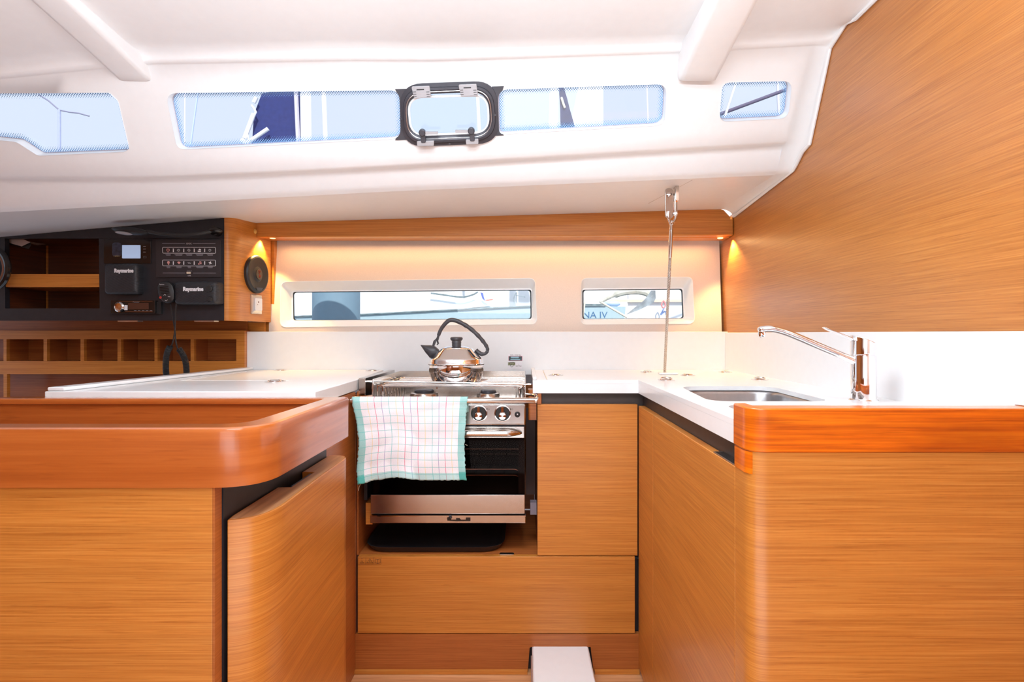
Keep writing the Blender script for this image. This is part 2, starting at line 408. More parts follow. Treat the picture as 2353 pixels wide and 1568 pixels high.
# the moulding curls down to a flange against the bulkhead
XF = .806
fl = {-2.0: None}
def fpt(px, py): return onx(px, py, XF)
rowlist = ceil_rows+[Off(rA, YA, lambda X: 0), rD, rD2, rE0, rE, rF]
flange = []
fp_A = fpt(1905, 116)
for r in ceil_rows:
    flange.append(Vector((XF, r.Y-.045 if r.Y > 1.2 else r.Y, r.z(XR)-.004)))
fl_pts = [fpt(1906, 112), fpt(1859, 332), fpt(1844, 348), fpt(1829, 378), fpt(1822, 391), fpt(1686, 497)]
flange[-1] = fpt(1914, 98); flange[-2] = fpt(1922, 86); flange[-3] = fpt(1932, 70); flange[-4] = fpt(1944, 52)
flange += fl_pts
def cove(a, b, n=6):                              # a on the moulding, b on the flange
    out = []
    for j in range(n+1):
        t = j/n; u = 1-math.cos(t*math.pi/2); w = math.sin(t*math.pi/2)
        out.append(Vector((a.x+(b.x-a.x)*w*.93, a.y+(b.y-a.y)*u, a.z+(b.z-a.z)*u)))
    out.append(Vector((b.x, b.y, b.z)))
    d = Vector((0, .012, .012)); return out
cv = [cove(Vector((XR, r.Y, r.z(XR))), f) for r, f in zip(rowlist, flange)]
# refine the tall coaming span
hl.loft(cv, closed=False)
ceil = struct('ceiling', hl, 'gel', smooth=180, recalc=False)
bm = bmesh.new(); bm.from_mesh(ceil.data); bmesh.ops.remove_doubles(bm, verts=bm.verts, dist=2e-5); bmesh.ops.recalc_face_normals(bm, faces=bm.faces); bm.to_mesh(ceil.data); bm.free()
for p_ in ceil.data.polygons: p_.use_smooth = True
bm = bmesh.new(); bm.from_mesh(ceil.data); oz = ceil.location
for e in bm.edges: e.smooth = not (all(abs(v.co.y+oz.y-1.70) < .001 and v.co.x+oz.x < XR+.001 for v in e.verts))
bm.to_mesh(ceil.data); bm.free()
# flange lip
lip = MB()
lip.tube(flange[5:], .006, 8)
struct('trim_2', lip, 'gel')

struct('fill_trough', MB().box(-1.12, .80, .44, .60, 1.572, 1.592), 'gel', bevel=.01)      # added trough under the deckhead fill lamp, unseen above the frame
# ribs under the coachroof
def rib(x0, x1, name):
    mb = MB(); loops = []
    for Y, zb in [(-1.5, .80), (-.6, .80), (.2, .79), (.8, .765), (1.05, .75), (1.218, .731), (1.36, .704), (1.46, .683), (1.49, .676), (1.503, .682), (1.508, .70)]:
        w = .010; zt = zb+.14
        sh = -.012 if Y < 1.48 else .0
        loops.append([Vector((x0-.012, Y, zz(zt))), Vector((x0, Y, zz(zb+w))), Vector((x0+.004, Y, zz(zb+.002))), Vector((x0+w+.004, Y, zz(zb))),
                      Vector((x1-w-.004, Y, zz(zb))), Vector((x1-.004, Y, zz(zb+.002))), Vector((x1, Y, zz(zb+w))), Vector((x1+.012, Y, zz(zt)))])
    mb.loft(loops, True, True, True); return struct(name, mb, 'gel', smooth=60)
rib(.414, .515, 'trim_3'); rib(-1.086, -.998, 'trim_4')

# ------------------------------------------------------------------ coachroof windows
def win(idx, pts, rs, depth=.026, mid=None):
    o3 = pixloop(pts, rs, 6, 0)
    root = MB()
    fr = pixloop(pts, rs, 6, -depth)
    nrm = lambda a, b: (b-a)
    root.loft([pixloop(pts, rs, 6, .0015), o3, fr], True)
    w = struct('window_%d' % idx, root, 'winframe', smooth=50)
    off = Vector(w.location)
    cx = sum(p[0] for p in pts)/len(pts); cy = sum(p[1] for p in pts)/len(pts)
    g = MB(); g.loft([fr, [a+(b-a)*1 for a, b in zip(fr, pixloop(pts, rs, 6, -depth-.005))]], True, True, True)
    part(w, 'pane', g, 'pane')
    def inset(k):                                   # shrink the outline by k metres in the pane's plane
        c = sum(fr, Vector())/len(fr); out = []; n = len(fr)
        for i in range(n):
            t = (fr[(i+1) % n]-fr[i-1]).normalized(); nn = t.cross((fr[0]-c).cross(fr[n//3]-c).normalized())
            if nn.dot(fr[i]-c) > 0: nn = -nn
            out.append(fr[i]+nn*k)
        return out
    gk = MB(); gk.tube(inset(.0012), .0012, 6, closed=True); part(w, 'gasket', gk, 'framegrey')
    b = MB(); l0 = inset(.002); l1 = inset(.008); l2 = inset(.022)
    nv = (fr[0]-cen(fr)).cross(fr[len(fr)//3]-cen(fr)).normalized()
    if nv.y > 0: nv = -nv
    ls = [[p+nv*.001 for p in l] for l in (l0, l1, l2)]
    b.loft(ls, True)
    n = len(l0)
    for i in range(3):
        for j in range(n): b.attr[i*n+j] = (1.0, .85, 0.0)[i]; p = ls[i][j]; b.uv[i*n+j] = (p.x, p.z*1.1)
    part(w, 'dotted_border', b, 'frit')
    return w
def cen(l): return sum(l, Vector())/len(l)
def part(parent, name, mb, mat, **k):
    return obj(name, mb, mat, parent, **k)
for k, (pts, rs) in WIN.items(): win(k, pts, rs)

# opening portlight between windows 2 and 3
hb = MB()
def rr(x0, y0, x1, y1, x2, y2, x3, y3, r, off): return pixloop([(x0, y0), (x1, y1), (x2, y2), (x3, y3)], r, 8, off)
la = rr(926, 201, 1136, 193, 1143, 320, 930, 329, 40, .002)
# flat plate that carries the frame across to the neighbouring panes
hw = thing('opening_porthole', 'charcoal framed opening porthole set between the two long coachroof windows', 'porthole', surf(1032, 330))
w2 = [p for p in rpoly(*WIN[2], 6) if p[0] > 908]; w3 = rpoly(*WIN[3], 6); w3 = w3[-7:]+w3[:7]; w3 = [p for p in w3 if p[0] < 1158]
for plate in ([(908, 204.7), (936, 203.8), (936, 321), (908, 322.2)]+w2[::-1], [(1130, 198.6), (1158, 197.8)]+w3[::-1]+[(1158, 311), (1130, 312)]):
    wl = MB(); wl.loft([[surf(x, y, .0004) for x, y in plate], [surf(x, y, .0022) for x, y in plate]], True, True, True); part(hw, 'side_wing', wl, 'hatchblack', smooth=40)
wl = MB(); wl.loft([rr(918, 193, 1139, 185, 1150, 328, 926, 337, 52, .0005), rr(918, 193, 1139, 185, 1150, 328, 926, 337, 52, .006), rr(930, 204, 1130, 196, 1140, 317, 936, 326, 46, .008)], True); part(hw, 'outer_frame', wl, 'hatchblack', smooth=40)
fr_ = MB()
A = [rr(924, 201, 1134, 193, 1144, 321, 930, 331, 52, .004), rr(926, 203, 1132, 195, 1141, 319, 932, 329, 52, .013),
     rr(930, 208, 1128, 200, 1136, 314, 937, 323, 48, .014), rr(934, 216, 1122, 209, 1128, 307, 941, 314, 42, .010), rr(936, 219, 1120, 212, 1126, 305, 943, 311, 40, -.004), ]
fr_.loft(A, True); part(hw, 'sash', fr_, 'hatchblack', smooth=30)
rm = MB(); rm.tube(rr(932, 212, 1125, 204, 1132, 311, 939, 319, 45, .0125), .0014, 6, closed=True); part(hw, 'seal', rm, 'alu')
rm = MB(); rm.tube(rr(937, 223, 1120, 218, 1125, 304, 945, 312, 34, .002), .0034, 8, closed=True); part(hw, 'pane_rim', rm, 'winframe')
pn = MB(); pn.loft([rr(935, 217, 1121, 210, 1127, 306, 942, 313, 40, -.002), rr(935, 217, 1121, 210, 1127, 306, 942, 313, 40, -.006)], True, True, True); part(hw, 'pane', pn, 'hatchpane')
def quadplate(pts, o0, o1, r=3): 
    m = MB(); m.loft([pixloop(pts, r, 3, o0), pixloop(pts, r, 3, o1)], True, True, True); return m
for dx, dy in ((0, 0), (106.5, -4.5)):
    h_ = part(hw, 'hinge', quadplate([(948+dx, 196.5+dy), (989+dx, 195+dy), (993+dx, 221.5+dy), (954+dx, 223+dy)], .012, .021), 'clear', bevel=.001)
    s_ = MB()
    for q in range(3):
        for sx in (952+q*.6, 982+q*.6):
            s_.loft([[surf(sx+dx+a, 208+q*5+dy+b, .0215) for a, b in ((0, 0), (7, -.3), (7, .8), (0, 1.1))]], True, True)
    s_.loft([[surf(960+dx+a, 202+dy+b, .0215) for a, b in ((0, 0), (17, -.6), (17, 2), (0, 2.6))]], True, True)
    part(h_, 'slots', s_, 'blackplastic', recalc=False)
for cx, cy, s in ((973, 300, 1), (1084, 296, -1)):
    l_ = part(hw, 'latch', quadplate([(cx-4, cy), (cx+5, cy), (cx+8, cy+24), (cx-3, cy+24)], .016, .024), 'hatchblack', bevel=.001)
    k_ = MB(); p = surf(cx, cy, .026); nn = (surf(cx, cy, .03)-surf(cx, cy, 0)).normalized()
    k_.lathe([(.0095, -.006), (.0095, .004), (.007, .006), (0, .006)], p, nn, 24); part(l_, 'knob', k_, 'hatchblack')
    part(l_, "lever", quadplate([(cx+min(0, s*36), cy-2.5), (cx+max(0, s*36), cy-4.5+2), (cx+max(0, s*36), cy+3.5), (cx+min(0, s*36), cy+4.5)], .024, .029, 1), 'clear')
    part(l_, 'catch', quadplate([(cx-13, cy+21), (cx+26-(10 if s < 0 else 0), cy+19.5), (cx+26-(10 if s < 0 else 0), cy+31), (cx-12, cy+32)], .012, .022, 2), 'clear', bevel=.001)
for x, y in ((1026, 203), (923, 271), (1138, 262), (1034, 328)):
    m = MB(); nn = (surf(x, y, .03)-surf(x, y, 0)).normalized(); m.lathe([(.0032, -.001), (.0032, .001), (0, .001)], surf(x, y, .0135 if y != 271 and y != 262 else .0125), nn, 12); part(hw, 'screw', m, 'hatchblack')

# ------------------------------------------------------------------ shell: floor, bulkheads, lining, beam
struct('floor', MB().box(-2.7, .84, -2.0, 1.80, -.03, 0), 'floor')
struct('wall_right', MB().prism([(-2, 0), (2.5, 0), (2.5, 1.50), (2.2, 1.515), (1.76, 1.562), (1.66, 1.60), (1.61, 1.66), (1.53, 1.84), (1.49, 1.88), (1.3, 1.90), (-2, 1.92)], lambda u, v, w: (w, u, v), .812, .84), 'bulkhead')
struct('wall_rear', MB().box(-2.66, .84, -2.06, -2.0, -.03, 1.98), 'lining')
struct('trim_8', MB().box(-2.6, .80, -1.999, -1.95, 0, .92), 'teak_dark')
struct('wall_left', MB().box(-2.72, -2.64, -2.06, 1.42, -.03, 1.9), 'teak')
YL = 2.285; YP = 2.335
def L3(px, py, Y=YL): return at(px, py, Y + (py-650)*-.0002)
lin_out = [(618, 530), (1652, 530), (1659, 775), (618, 775)]
rec = {5: ([(646, 648), (1229, 640), (1234, 745), (644, 752)], [(673, 671), (1221, 666), (1222, 733.5), (674, 736.5)]),
       6: ([(1336, 640), (1591, 637), (1596, 744), (1334, 746)], [(1338, 666), (1568, 664), (1571, 732), (1338, 734)])}
lm = MB(); hs = [rpoly(v[0], 14, 6) for v in rec.values()]
holed(lm, lin_out, hs, lambda u, v: L3(u, v), [(x, y) for x in range(640, 1650, 40) for y in range(545, 770, 30)])
struct('wall_back', lm, 'lining', recalc=False)
for k, (o_, i_) in rec.items():
    m = MB(); ro = rpoly(o_, 14, 6); ri = rpoly(i_, [6]*4, 6)
    mid = [(a[0]*.12+b[0]*.88, a[1]*.12+b[1]*.88) for a, b in zip(ro, ri)]
    big = [((a[0]-b[0])*.04+a[0], (a[1]-b[1])*.04+a[1]) for a, b in zip(ro, ri)]
    m.loft([[L3(x, y, YL-.002) for x, y in big], [L3(x, y, YL-.002) for x, y in ro], [L3(x, y, YP-.006) for x, y in mid], [L3(x, y, YP-.006) for x, y in ri]], True)
    w = struct('window_%d' % k, m, 'winframe', smooth=30)
    g = MB(); g.loft([[L3(x, y, YP-.005) for x, y in ri], [L3(x, y, YP+.012) for x, y in rpoly([(p[0]+dx, p[1]+dy) for p, (dx, dy) in zip(i_, ((3, 2), (-3, 2), (-3, -1), (3, -1)))], 7, 6)]], True)
    part(w, 'gasket', g, 'rubber')
    p_ = MB(); p_.loft([[L3(x, y, YP+.010) for x, y in ri], [L3(x, y, YP+.014) for x, y in ri]], True, True, True); part(w, 'pane', p_, 'pane')
# outer hull skin around the lining windows
hm = MB(); holed(hm, [(-900, 440), (1800, 440), (1800, 1345), (-900, 1345)], [rpoly([(x*1, y) for x, y in v[1]], 5, 4) for v in rec.values()], lambda u, v: at(u, v, 2.36), [])
struct('wall_hull', hm, 'winframe', recalc=False)
# beam over the lining
bx0, bx1 = at(583, 0, 2.16).x, .811
bm_ = MB(); 
pts = [at(583, 512, 2.16), at(1656, 480, 2.16), at(1664, 483, 2.16), at(1677, 497, 2.16), at(1685, 498, 2.16), at(1685, 541, 2.16), at(583, 545, 2.16)]      # front face of the beam
bm_.face_y([(p.x, p.z+(.0 if i > 1 else .0)) for i, p in enumerate(pts)], 2.16, 2.199)
bm_.box(bx0, .811, 2.199, 2.275, zz(.379), zz(.386))
struct('trim_1', bm_, 'teak', bevel=.004)

bk = MB(); bk.face_y([(bx0, zz(.387)), (.811, zz(.387)), (.811, zz(.505)), (at(1656, 0, 2.2).x, zz(.488)), (bx0, zz(.432))], 2.20, 2.27); struct('trim_10', bk, 'gel')
# ------------------------------------------------------------------ curved wooden end panel beside the console
wl = MB()
path = [(-1.300, 2.0), (-1.085, 2.0), (-1.066, 2.004), (-1.053, 2.020), (-1.0475, 2.045), (-1.0465, 2.08), (-1.041, 2.14), (-1.035, 2.20), (-1.030, 2.262)]
wl_z0, wl_z1 = zz((767-737)*2.0/F), zz(.44)
cp = catmull([(x, y, 0) for x, y in path[1:]], 5)
loops = []
for z in (wl_z0, wl_z0+.1, wl_z0+.25, wl_z1): loops.append([Vector((p.x, p.y, z)) for p in cp])
inner = [Vector((p.x-.015, p.y+.012, 0)) for p in cp]
poly = [(p.x, p.y) for p in cp]+[(p.x, p.y) for p in reversed(inner)]
wl.slab(poly, wl_z0, wl_z1)
struct('wall_nav_end', wl, 'teak', smooth=50)
jb = MB(); jb.box(at(611, 0, 2.275).x, at(630, 0, 2.275).x, 2.275, 2.30, zz(.008), zz(.40)); struct('trim_5', jb, 'teak')
jb = MB(); jb.box(at(566, 0, 2.24).x, at(614, 0, 2.27).x, 2.245, 2.262, zz(.008), wl_z0-.001); struct('trim_6', jb, 'teak')

# ------------------------------------------------------------------ instrument console
YC = 2.0
def c3(px, py, Y=YC): p = at(px, py, Y); return (p.x, p.z)
con = thing('instrument_console', 'black laminate instrument console with an open teak locker on its left', 'console', at(250, 737, 2.1))
cx0 = at(-160, 0, YC).x
def und(X, Y=2.0):                                # underside of the side deck
    t = (Y-1.70)/.46; return rE.z(X)*(1-t)+rF.z(X)*t
top = [(X, und(X)-.001) for X in [at(515, 0, YC).x-i*.1 for i in range(0, 10)] if X > cx0]+[(cx0, und(cx0)-.001)]
o_ = [c3(515, 737), *top, (cx0, c3(0, 737)[1])]
m = MB(); holes = [[c3(11, 548), c3(227, 548), c3(229, 709), c3(12, 709)]]
holed(m, o_, holes, lambda u, v: Vector((u, YC, v)))
nb = len(m.v); m2 = MB(); m2.v = [v+Vector((0, .018, 0)) for v in m.v]; m2.f = m.f; m.add(m2.v, m2.f)
hl_ = [Vector((x, YC, z)) for x, z in holes[0]]; m.loft([hl_, [p+Vector((0, .018, 0)) for p in hl_]], True)
ol_ = [Vector((x, YC, z)) for x, z in o_]; m.loft([ol_, [p+Vector((0, .018, 0)) for p in ol_]], True)
part(con, 'fascia', m, 'black', recalc=False)
x0, x1 = c3(8, 0)[0], c3(232, 0)[0]; zb, zt = c3(0, 713)[1], c3(0, 545)[1]
m = MB(); m.box(x0-.02, x1+.01, 2.20, 2.21, zb, zt); m.box(x0-.02, x1+.01, 2.02, 2.2, zb-.012, zb); m.box(x0-.02, x1+.01, 2.02, 2.2, zt, zt+.01)
m.box(x1, x1+.012, 2.02, 2.2, zb, zt); m.box(x0-.03, x0-.018, 2.02, 2.2, zb, zt)
part(con, 'locker', m, 'locker_dark')
m = MB(); m.box(x0-.004, x1-.006, 2.003, 2.017, c3(0, 660)[1], c3(0, 630)[1]); m.box(x0-.004, x1-.002, 2.017, 2.2, c3(0, 660)[1], c3(0, 652)[1]); part(con, 'shelf', m, 'teak', bevel=.001)
m = MB(); px_ = at(107, 0, 2.195); m.box(px_.x-.003, px_.x+.003, 2.196, 2.2, zb, zt); part(con, 'joint_strip', m, 'teak')
m = MB(); m.box(c3(228, 0)[0], c3(515, 0)[0], YC-.0008, YC+.0005, c3(0, 548.6)[1], c3(0, 547.8)[1]); part(con, 'seam', m, 'blackgloss')
for a, b in ((270, 316), (446, 492)):
    m = MB(); m.box(c3(a, 0)[0], c3(b, 0)[0], YC+.001, YC+.03, c3(0, 739.6)[1], c3(0, 737)[1]); part(con, 'hinge', m, 'alu')

def screen_text(parent, name, s, px, py, h, Y, mat='print', width=None, align='LEFT', bold=.0):
    m = MB(); p = at(px, py, Y); m.text(s, h*Y/F*1.35, p, width=(width*Y/F if width else None), align=align, bold=bold)
    return part(parent, name, m, mat, recalc=False)
def rbx(px0, py0, px1, py1, Ya, Yb, r, Yref=YC):
    m = MB(); a = at(px0, py0, Yref); b = at(px1, py1, Yref); m.rbox(a.x, b.x, Ya, Yb, b.z, a.z, r*Yref/F); return m
# battery monitor
t = thing('battery_monitor', 'flat monitor panel with a small lit blue-grey screen on the black console', 'monitor', at(295, 607, 1.999))
part(t, 'faceplate', rbx(240, 551, 348, 606, 1.9965, 1.9995, 1), 'blackgloss', bevel=.0005)
part(t, 'screen', rbx(283, 564, 324.5, 594.5, 1.9945, 1.9965, 1.5), 'screen')
m = rbx(260, 558, 281, 590, 1.995, 1.9964, 7); part(t, 'emblem', m, plain('slate_emblem', srgb(52, 60, 78), .3, noise=.5, nscale=120))
screen_text(t, 'lettering', '~ww~', 260, 590, 4, 1.994, plain('gold_print', srgb(200, 180, 120), .5), width=16)
m = MB()
for y in (566, 572, 579): m.add(*[[at(329, y, 1.9945), at(335, y, 1.9945), at(335, y+1.2, 1.9945), at(329, y+1.2, 1.9945)], [(0, 1, 2, 3)]])
part(t, 'icons', m, 'printdim', recalc=False)
m = MB(); m.tube([at(x, y, 1.994) for x, y in ((330, 589), (336, 589), (336, 593), (330, 593))], .0005, 4, closed=True); part(t, 'button', m, 'printdim')
# square instrument with sun cover
def radiobox(name, label, cat, x0, y0, x1, y1, depth, group=None):
    t = thing(name, label, cat, at((x0+x1)/2, y1, 1.99), group)
    a = at(x0, y0, YC); b = at(x1, y1, YC); loops = []
    for k, (yy, ins) in enumerate([(2.0, 0), (2.0-depth*.6, .0), (2.0-depth*.9, .003), (2.0-depth, .009)]):
        l = rpoly([(a.x+ins, b.z+ins), (b.x-ins, b.z+ins), (b.x-ins, a.z-ins), (a.x+ins, a.z-ins)], .012, 5)
        loops.append([Vector((x, yy, z)) for x, z in l])
    m = MB(); m.loft(loops, True, True, True)
    part(t, 'cover' if depth < .04 else 'housing', m, M['waves'], smooth=50)
    return t
def wavemat():
    m, nt, b = newmat('wavy_black_plastic'); L = nt.links
    tc = nt.nodes.new('ShaderNodeTexCoord'); mp = nt.nodes.new('ShaderNodeMapping'); mp.inputs['Rotation'].default_value = (0, .35, 0)
    w = nt.nodes.new('ShaderNodeTexWave'); w.bands_direction = 'Z'; w.inputs['Scale'].default_value = 60; w.inputs['Distortion'].default_value = 4; w.inputs['Detail Scale'].default_value = .3
    L.new(tc.outputs['Object'], mp.inputs[0]); L.new(mp.outputs[0], w.inputs[0])
    bp = nt.nodes.new('ShaderNodeBump'); bp.inputs['Strength'].default_value = .3; bp.inputs['Distance'].default_value = .0015
    L.new(w.outputs['Fac'], bp.inputs['Height']); L.new(bp.outputs[0], b.inputs['Normal'])
    b.inputs['Base Color'].default_value = (.022, .023, .028, 1); b.inputs['Roughness'].default_value = .5
    return m
M['waves'] = wavemat()
t = radiobox('instrument_cover', 'square black instrument cover lettered in white, left of the switch panel', 'cover', 254, 608, 330, 678, .035)
screen_text(t, 'lettering', 'Raymarine', 262.5, 626, 8.4, 1.9635, width=43.5*2.0/1.9635, bold=.0012)
t = radiobox('radio_set', 'wide black marine radio lettered in white with two knobs', 'radio', 416, 649, 514, 701, .045)
screen_text(t, 'lettering', 'Raymarine', 420.5, 668.5, 9, 1.9535, width=47, bold=.0012)
for x, y, r in ((482, 664, .0125), (484, 687, .009)):
    m = MB(); m.lathe([(r, 0), (r*.96, .008), (r*.8, .010), (0, .0105)], at(x, y, 1.957), (0, -1, 0), 28); part(t, 'knob', m, 'blackplastic')
# stereo
t = thing('car_stereo', 'slim black stereo with a chrome volume knob and brown display', 'stereo', at(315, 722, 1.99))
part(t, 'housing', rbx(262, 691, 364, 721, 1.982, 2.0, 3), 'blackgloss', bevel=.0008)
m = MB(); m.lathe([(.019, 0), (.018, .006), (.014, .009), (.012, .008), (0, .008)], at(276, 706, 1.982), (0, -1, 0), 32); part(t, 'volume_knob', m, 'steel')
part(t, 'display', rbx(303, 697, 350, 712, 1.9805, 1.982, 1), plain('brown_display', srgb(78, 50, 40), .25))
part(t, 'sticker', rbx(294, 702, 301.5, 713.5, 1.9808, 1.982, .6), 'paper')
m = MB(); m.box(at(273, 0, 1.981).x, at(350, 0, 1.981).x, 1.9802, 1.982, at(0, 693, 1.981).z, at(0, 692.2, 1.981).z); m.box(at(288, 0, 1.981).x, at(350, 0, 1.981).x, 1.9802, 1.982, at(0, 717, 1.981).z, at(0, 716.2, 1.981).z)
part(t, 'trim_line', m, plain('copper_trim', srgb(150, 100, 70), .3, metal=.6))
screen_text(t, 'lettering', 'Pioneer', 305, 695.5, 2.4, 1.9795, 'printdim', width=15)
m = MB()
for k in range(5): m.box(at(308+k*9, 0, 1.98).x, at(313+k*9, 0, 1.98).x, 1.9798, 1.982, at(0, 714.2, 1.98).z, at(0, 713.4, 1.98).z)
part(t, 'buttons', m, 'printdim')
part(t, 'side_bracket', rbx(362, 694, 374, 722, 1.99, 2.0, 2), 'blackplastic')
# switch panel
t = thing('switch_panel', 'black breaker panel printed with two white-outlined rows of icons', 'switch panel', at(434, 638, 1.999))
part(t, 'faceplate', rbx(360, 552, 509, 638, 1.9955, 1.9995, 1), plain('panel_black', (.03, .028, .033), .4), bevel=.0006)
YS = 1.995
def pl(x0, y0, x1, y1): return [[at(x0, y0, YS), at(x1, y0, YS), at(x1, y1, YS), at(x0, y1, YS)], [(0, 1, 2, 3)]]
for q in ((372.5, 559, 425, 560.2), (443, 559.2, 495, 560.4), (374, 627, 426, 628), (444, 627.2, 496, 628.2)): part(t, 'rule_line', MB().add(*pl(*q)), 'printdim', recalc=False)
for y in (568.5, 597.7):
    m = MB(); m.tube([at(x, yy, YS) for x, yy in rpoly([(373.5, y), (495, y+.2), (495.5, y+14), (374, y+13.6)], 2.5, 4)], .0009, 6, closed=True)
    for k in range(4): m.add(*pl(397.2+k*24, y+3, 399.4+k*24, y+11))
    part(t, 'outline', m, 'print')
def icon(k, x, y):
    m = MB(); mat = 'print'
    c = lambda a, b: at(x+a, y+b, YS)
    def disc(cx, cy, r, n=12): m.add([c(cx+r*math.cos(i*2*math.pi/n), cy+r*math.sin(i*2*math.pi/n)) for i in range(n)], [tuple(range(n))])
    if k == 'pin': mat = 'printred'; m.tube([c(*p) for p in ((0, 4.5), (-3.4, 0), (-3, -2.6), (0, -4), (3, -2.6), (3.4, 0))], .0008, 5, closed=True); disc(0, -.8, 1.2)
    elif k == 'bulb': mat = 'printred'; disc(0, -1, 3.2); m.add([c(-1.6, 1), c(1.8, 1), c(1.6, 4.6), c(-.6, 4.6)], [(0, 1, 2, 3)])
    elif k == 'wedge': mat = 'printred'; m.add([c(-4.2, -1.8), c(0, -3.4), c(4.2, -1.4), c(.5, 3.4)], [(0, 1, 2, 3)])
    elif k == 'note': mat = 'printred'; disc(-2, 2.4, 1.8); disc(2.4, 1.4, 1.8); m.add([c(-1.5, 2), c(-.6, -3.6), c(3.6, -3), c(3.8, 1.6), c(2.6, -1), c(0, -1.4)], [(0, 1, 2, 3, 4, 5)])
    elif k == 'gear': disc(0, 0, 3); m.add([c(-4.2, 0), c(0, -1.4), c(4.2, 0), c(0, 1.4)], [(0, 1, 2, 3)]); m.add([c(0, -4), c(1.3, 0), c(0, 4), c(-1.3, 0)], [(0, 1, 2, 3)])
    elif k == 'boat': m.add([c(-4.4, 1.2), c(4.6, 2), c(2.8, 4), c(-3, 3.6)], [(0, 1, 2, 3)]); m.add([c(-2.6, -.4), c(.6, -3.8), c(4, -1.8), c(3.4, .6)], [(0, 1, 2, 3)])
    elif k == 'wave': m.tube([c(*p) for p in ((-3.4, -.6), (-1.4, .8), (0, -.4), (1.6, 1), (3.6, .4))], .0007, 5)
    elif k == 'fan': [m.add([c(0, 0), c(a, b), c(a*1.3-b*.5, b*1.3+a*.5), c(-b*.6, a*.6)], [(0, 1, 2, 3)]) for a, b in ((3, 0), (0, 3), (-3, 0), (0, -3))]
    return part(t, 'icon', m, mat, recalc=False)
for i, k in enumerate(('pin', 'gear', 'gear', 'boat', 'gear')): icon(k, 386+i*24, 575.4)
for i, k in enumerate(('bulb', 'wedge', 'wave', 'note', 'fan')): icon(k, 387+i*24, 604.4)
for i, w in enumerate((12, 18, 15, 17, 14)):
    m = MB(); m.add(*pl(386.3+i*24-w/2, 584.6, 386.3+i*24+w/2, 585.7)); m.add(*pl(387+i*24-w*.42, 586.6, 387+i*24+w*.42, 587.6)); part(t, 'caption', m, 'printdim', recalc=False)
for i, w in enumerate((9, 13, 8, 17, 12)):
    m = MB(); m.add(*pl(387+i*24-w/2, 613.2, 387+i*24+w/2, 614.3)); m.add(*pl(387.5+i*24-w*.4, 615.2, 387.5+i*24+w*.4, 616.2)); part(t, 'caption', m, 'printdim', recalc=False)
screen_text(t, 'heading', '12V DC', 434, 561.6, 3.6, YS, 'print', width=12, align='CENTER')
screen_text(t, 'caption', 'USB', 435, 635, 3, YS, 'print', width=7, align='CENTER'); screen_text(t, 'caption', '12V/2.1A', 435, 623.8, 2.4, YS, 'printdim', width=11, align='CENTER')
m = rbx(431, 625.5, 440.5, 630, 1.9935, 1.9955, 1); part(t, 'usb_socket', m, plain('cream_socket', srgb(220, 205, 180), .4))
# handset
t = thing('radio_handset', 'black oval radio microphone hanging with a coiled cord', 'microphone', at(381, 697, 1.97))
m = MB(); hx = [(362, 660), (366, 650), (378, 646.5), (390, 648), (398, 656), (402, 672), (401, 688), (396, 695), (384, 697.5), (373, 692), (364, 676)]
sh = [(x*.88+383*.12-2, y*.88+672*.12) for x, y in hx]
hx = rpoly(hx, 6, 3); k3 = lambda k, dx=0: [(x*k+382*(1-k)+dx, y*k+672*(1-k)) for x, y in hx]
m.loft([[at(x, y, 1.988) for x, y in k3(.9, 3)], [at(x, y, 1.978) for x, y in k3(1, 2)], [at(x, y, 1.960) for x, y in k3(1)], [at(x, y, 1.953) for x, y in k3(.94, -1)], [at(x, y, 1.9515) for x, y in k3(.86, -1)]], True, True, True); part(t, 'body', m, 'blackplastic', smooth=50)
m = MB()
for k in range(5): m.tube([at(367+k*.6+a*5, 661+k*3.6-a*.5, 1.9505) for a in range(5)], .0009, 5)
part(t, 'speaker_grille', m, 'blackgloss')
screen_text(t, 'lettering', 'Raymarine', 366, 654.8, 2.6, 1.9495, width=11)
m = MB(); m.lathe([(.0042, 0), (.0042, .0012), (0, .0014)], at(369, 684, 1.951), (0, -1, 0), 14); part(t, 'red_button', m, plain('red_button', srgb(190, 60, 50), .5))
m = MB()
for a in (((376, 679), (379, 676.5), (381, 679)), ((379, 690), (382, 692), (385, 689)), ((386, 682), (391, 682.5))): m.tube([at(x, y, 1.950) for x, y in a], .0006, 5)
part(t, 'arrow_marks', m, 'print')
def coil(p0, n, r=.0085, pitch=.0042):
    p0 = catmull(p0, 24); L = [0]
    for a, b in zip(p0, p0[1:]): L.append(L[-1]+(b-a).length)
    tot = L[-1]; turns = int(tot/pitch); out = []; K = turns*10
    for i in range(K+1):
        s = tot*i/K; j = max(k for k in range(len(L)) if L[k] <= s+1e-9); j = min(j, len(p0)-2)
        u = (s-L[j])/(L[j+1]-L[j]); p = p0[j]*(1-u)+p0[j+1]*u; d = (p0[j+1]-p0[j]).normalized()
        x = Vector((0, 1, 0)); x = (x-d*x.dot(d)).normalized(); y = d.cross(x); a = 2*math.pi*turns*i/K
        out.append(p+x*r*math.cos(a)+y*r*math.sin(a))
    return out
m = MB()
m.tube(catmull([at(391, 696, 1.975), at(396, 725, 1.965), at(402, 760, 1.95), at(404, 785, 1.945), at(408, 802, 1.94)], 6), .0024, 6)
m.tube(catmull([at(412, 680, 1.97), at(405, 700, 1.965), at(403, 735, 1.955), at(401, 765, 1.945), at(396, 790, 1.94), at(391, 797, 1.94)], 6), .0024, 6)
for a in (coil([at(411, 802, 1.94), at(420, 815, 1.94), at(427, 835, 1.94), at(428, 866, 1.94), at(420, 890, 1.94)], 0), coil([at(391, 796, 1.94), at(384, 812, 1.94), at(381, 835, 1.94), at(383, 866, 1.94), at(392, 890, 1.94)], 0)):
    m.tube(a, .0020, 5)
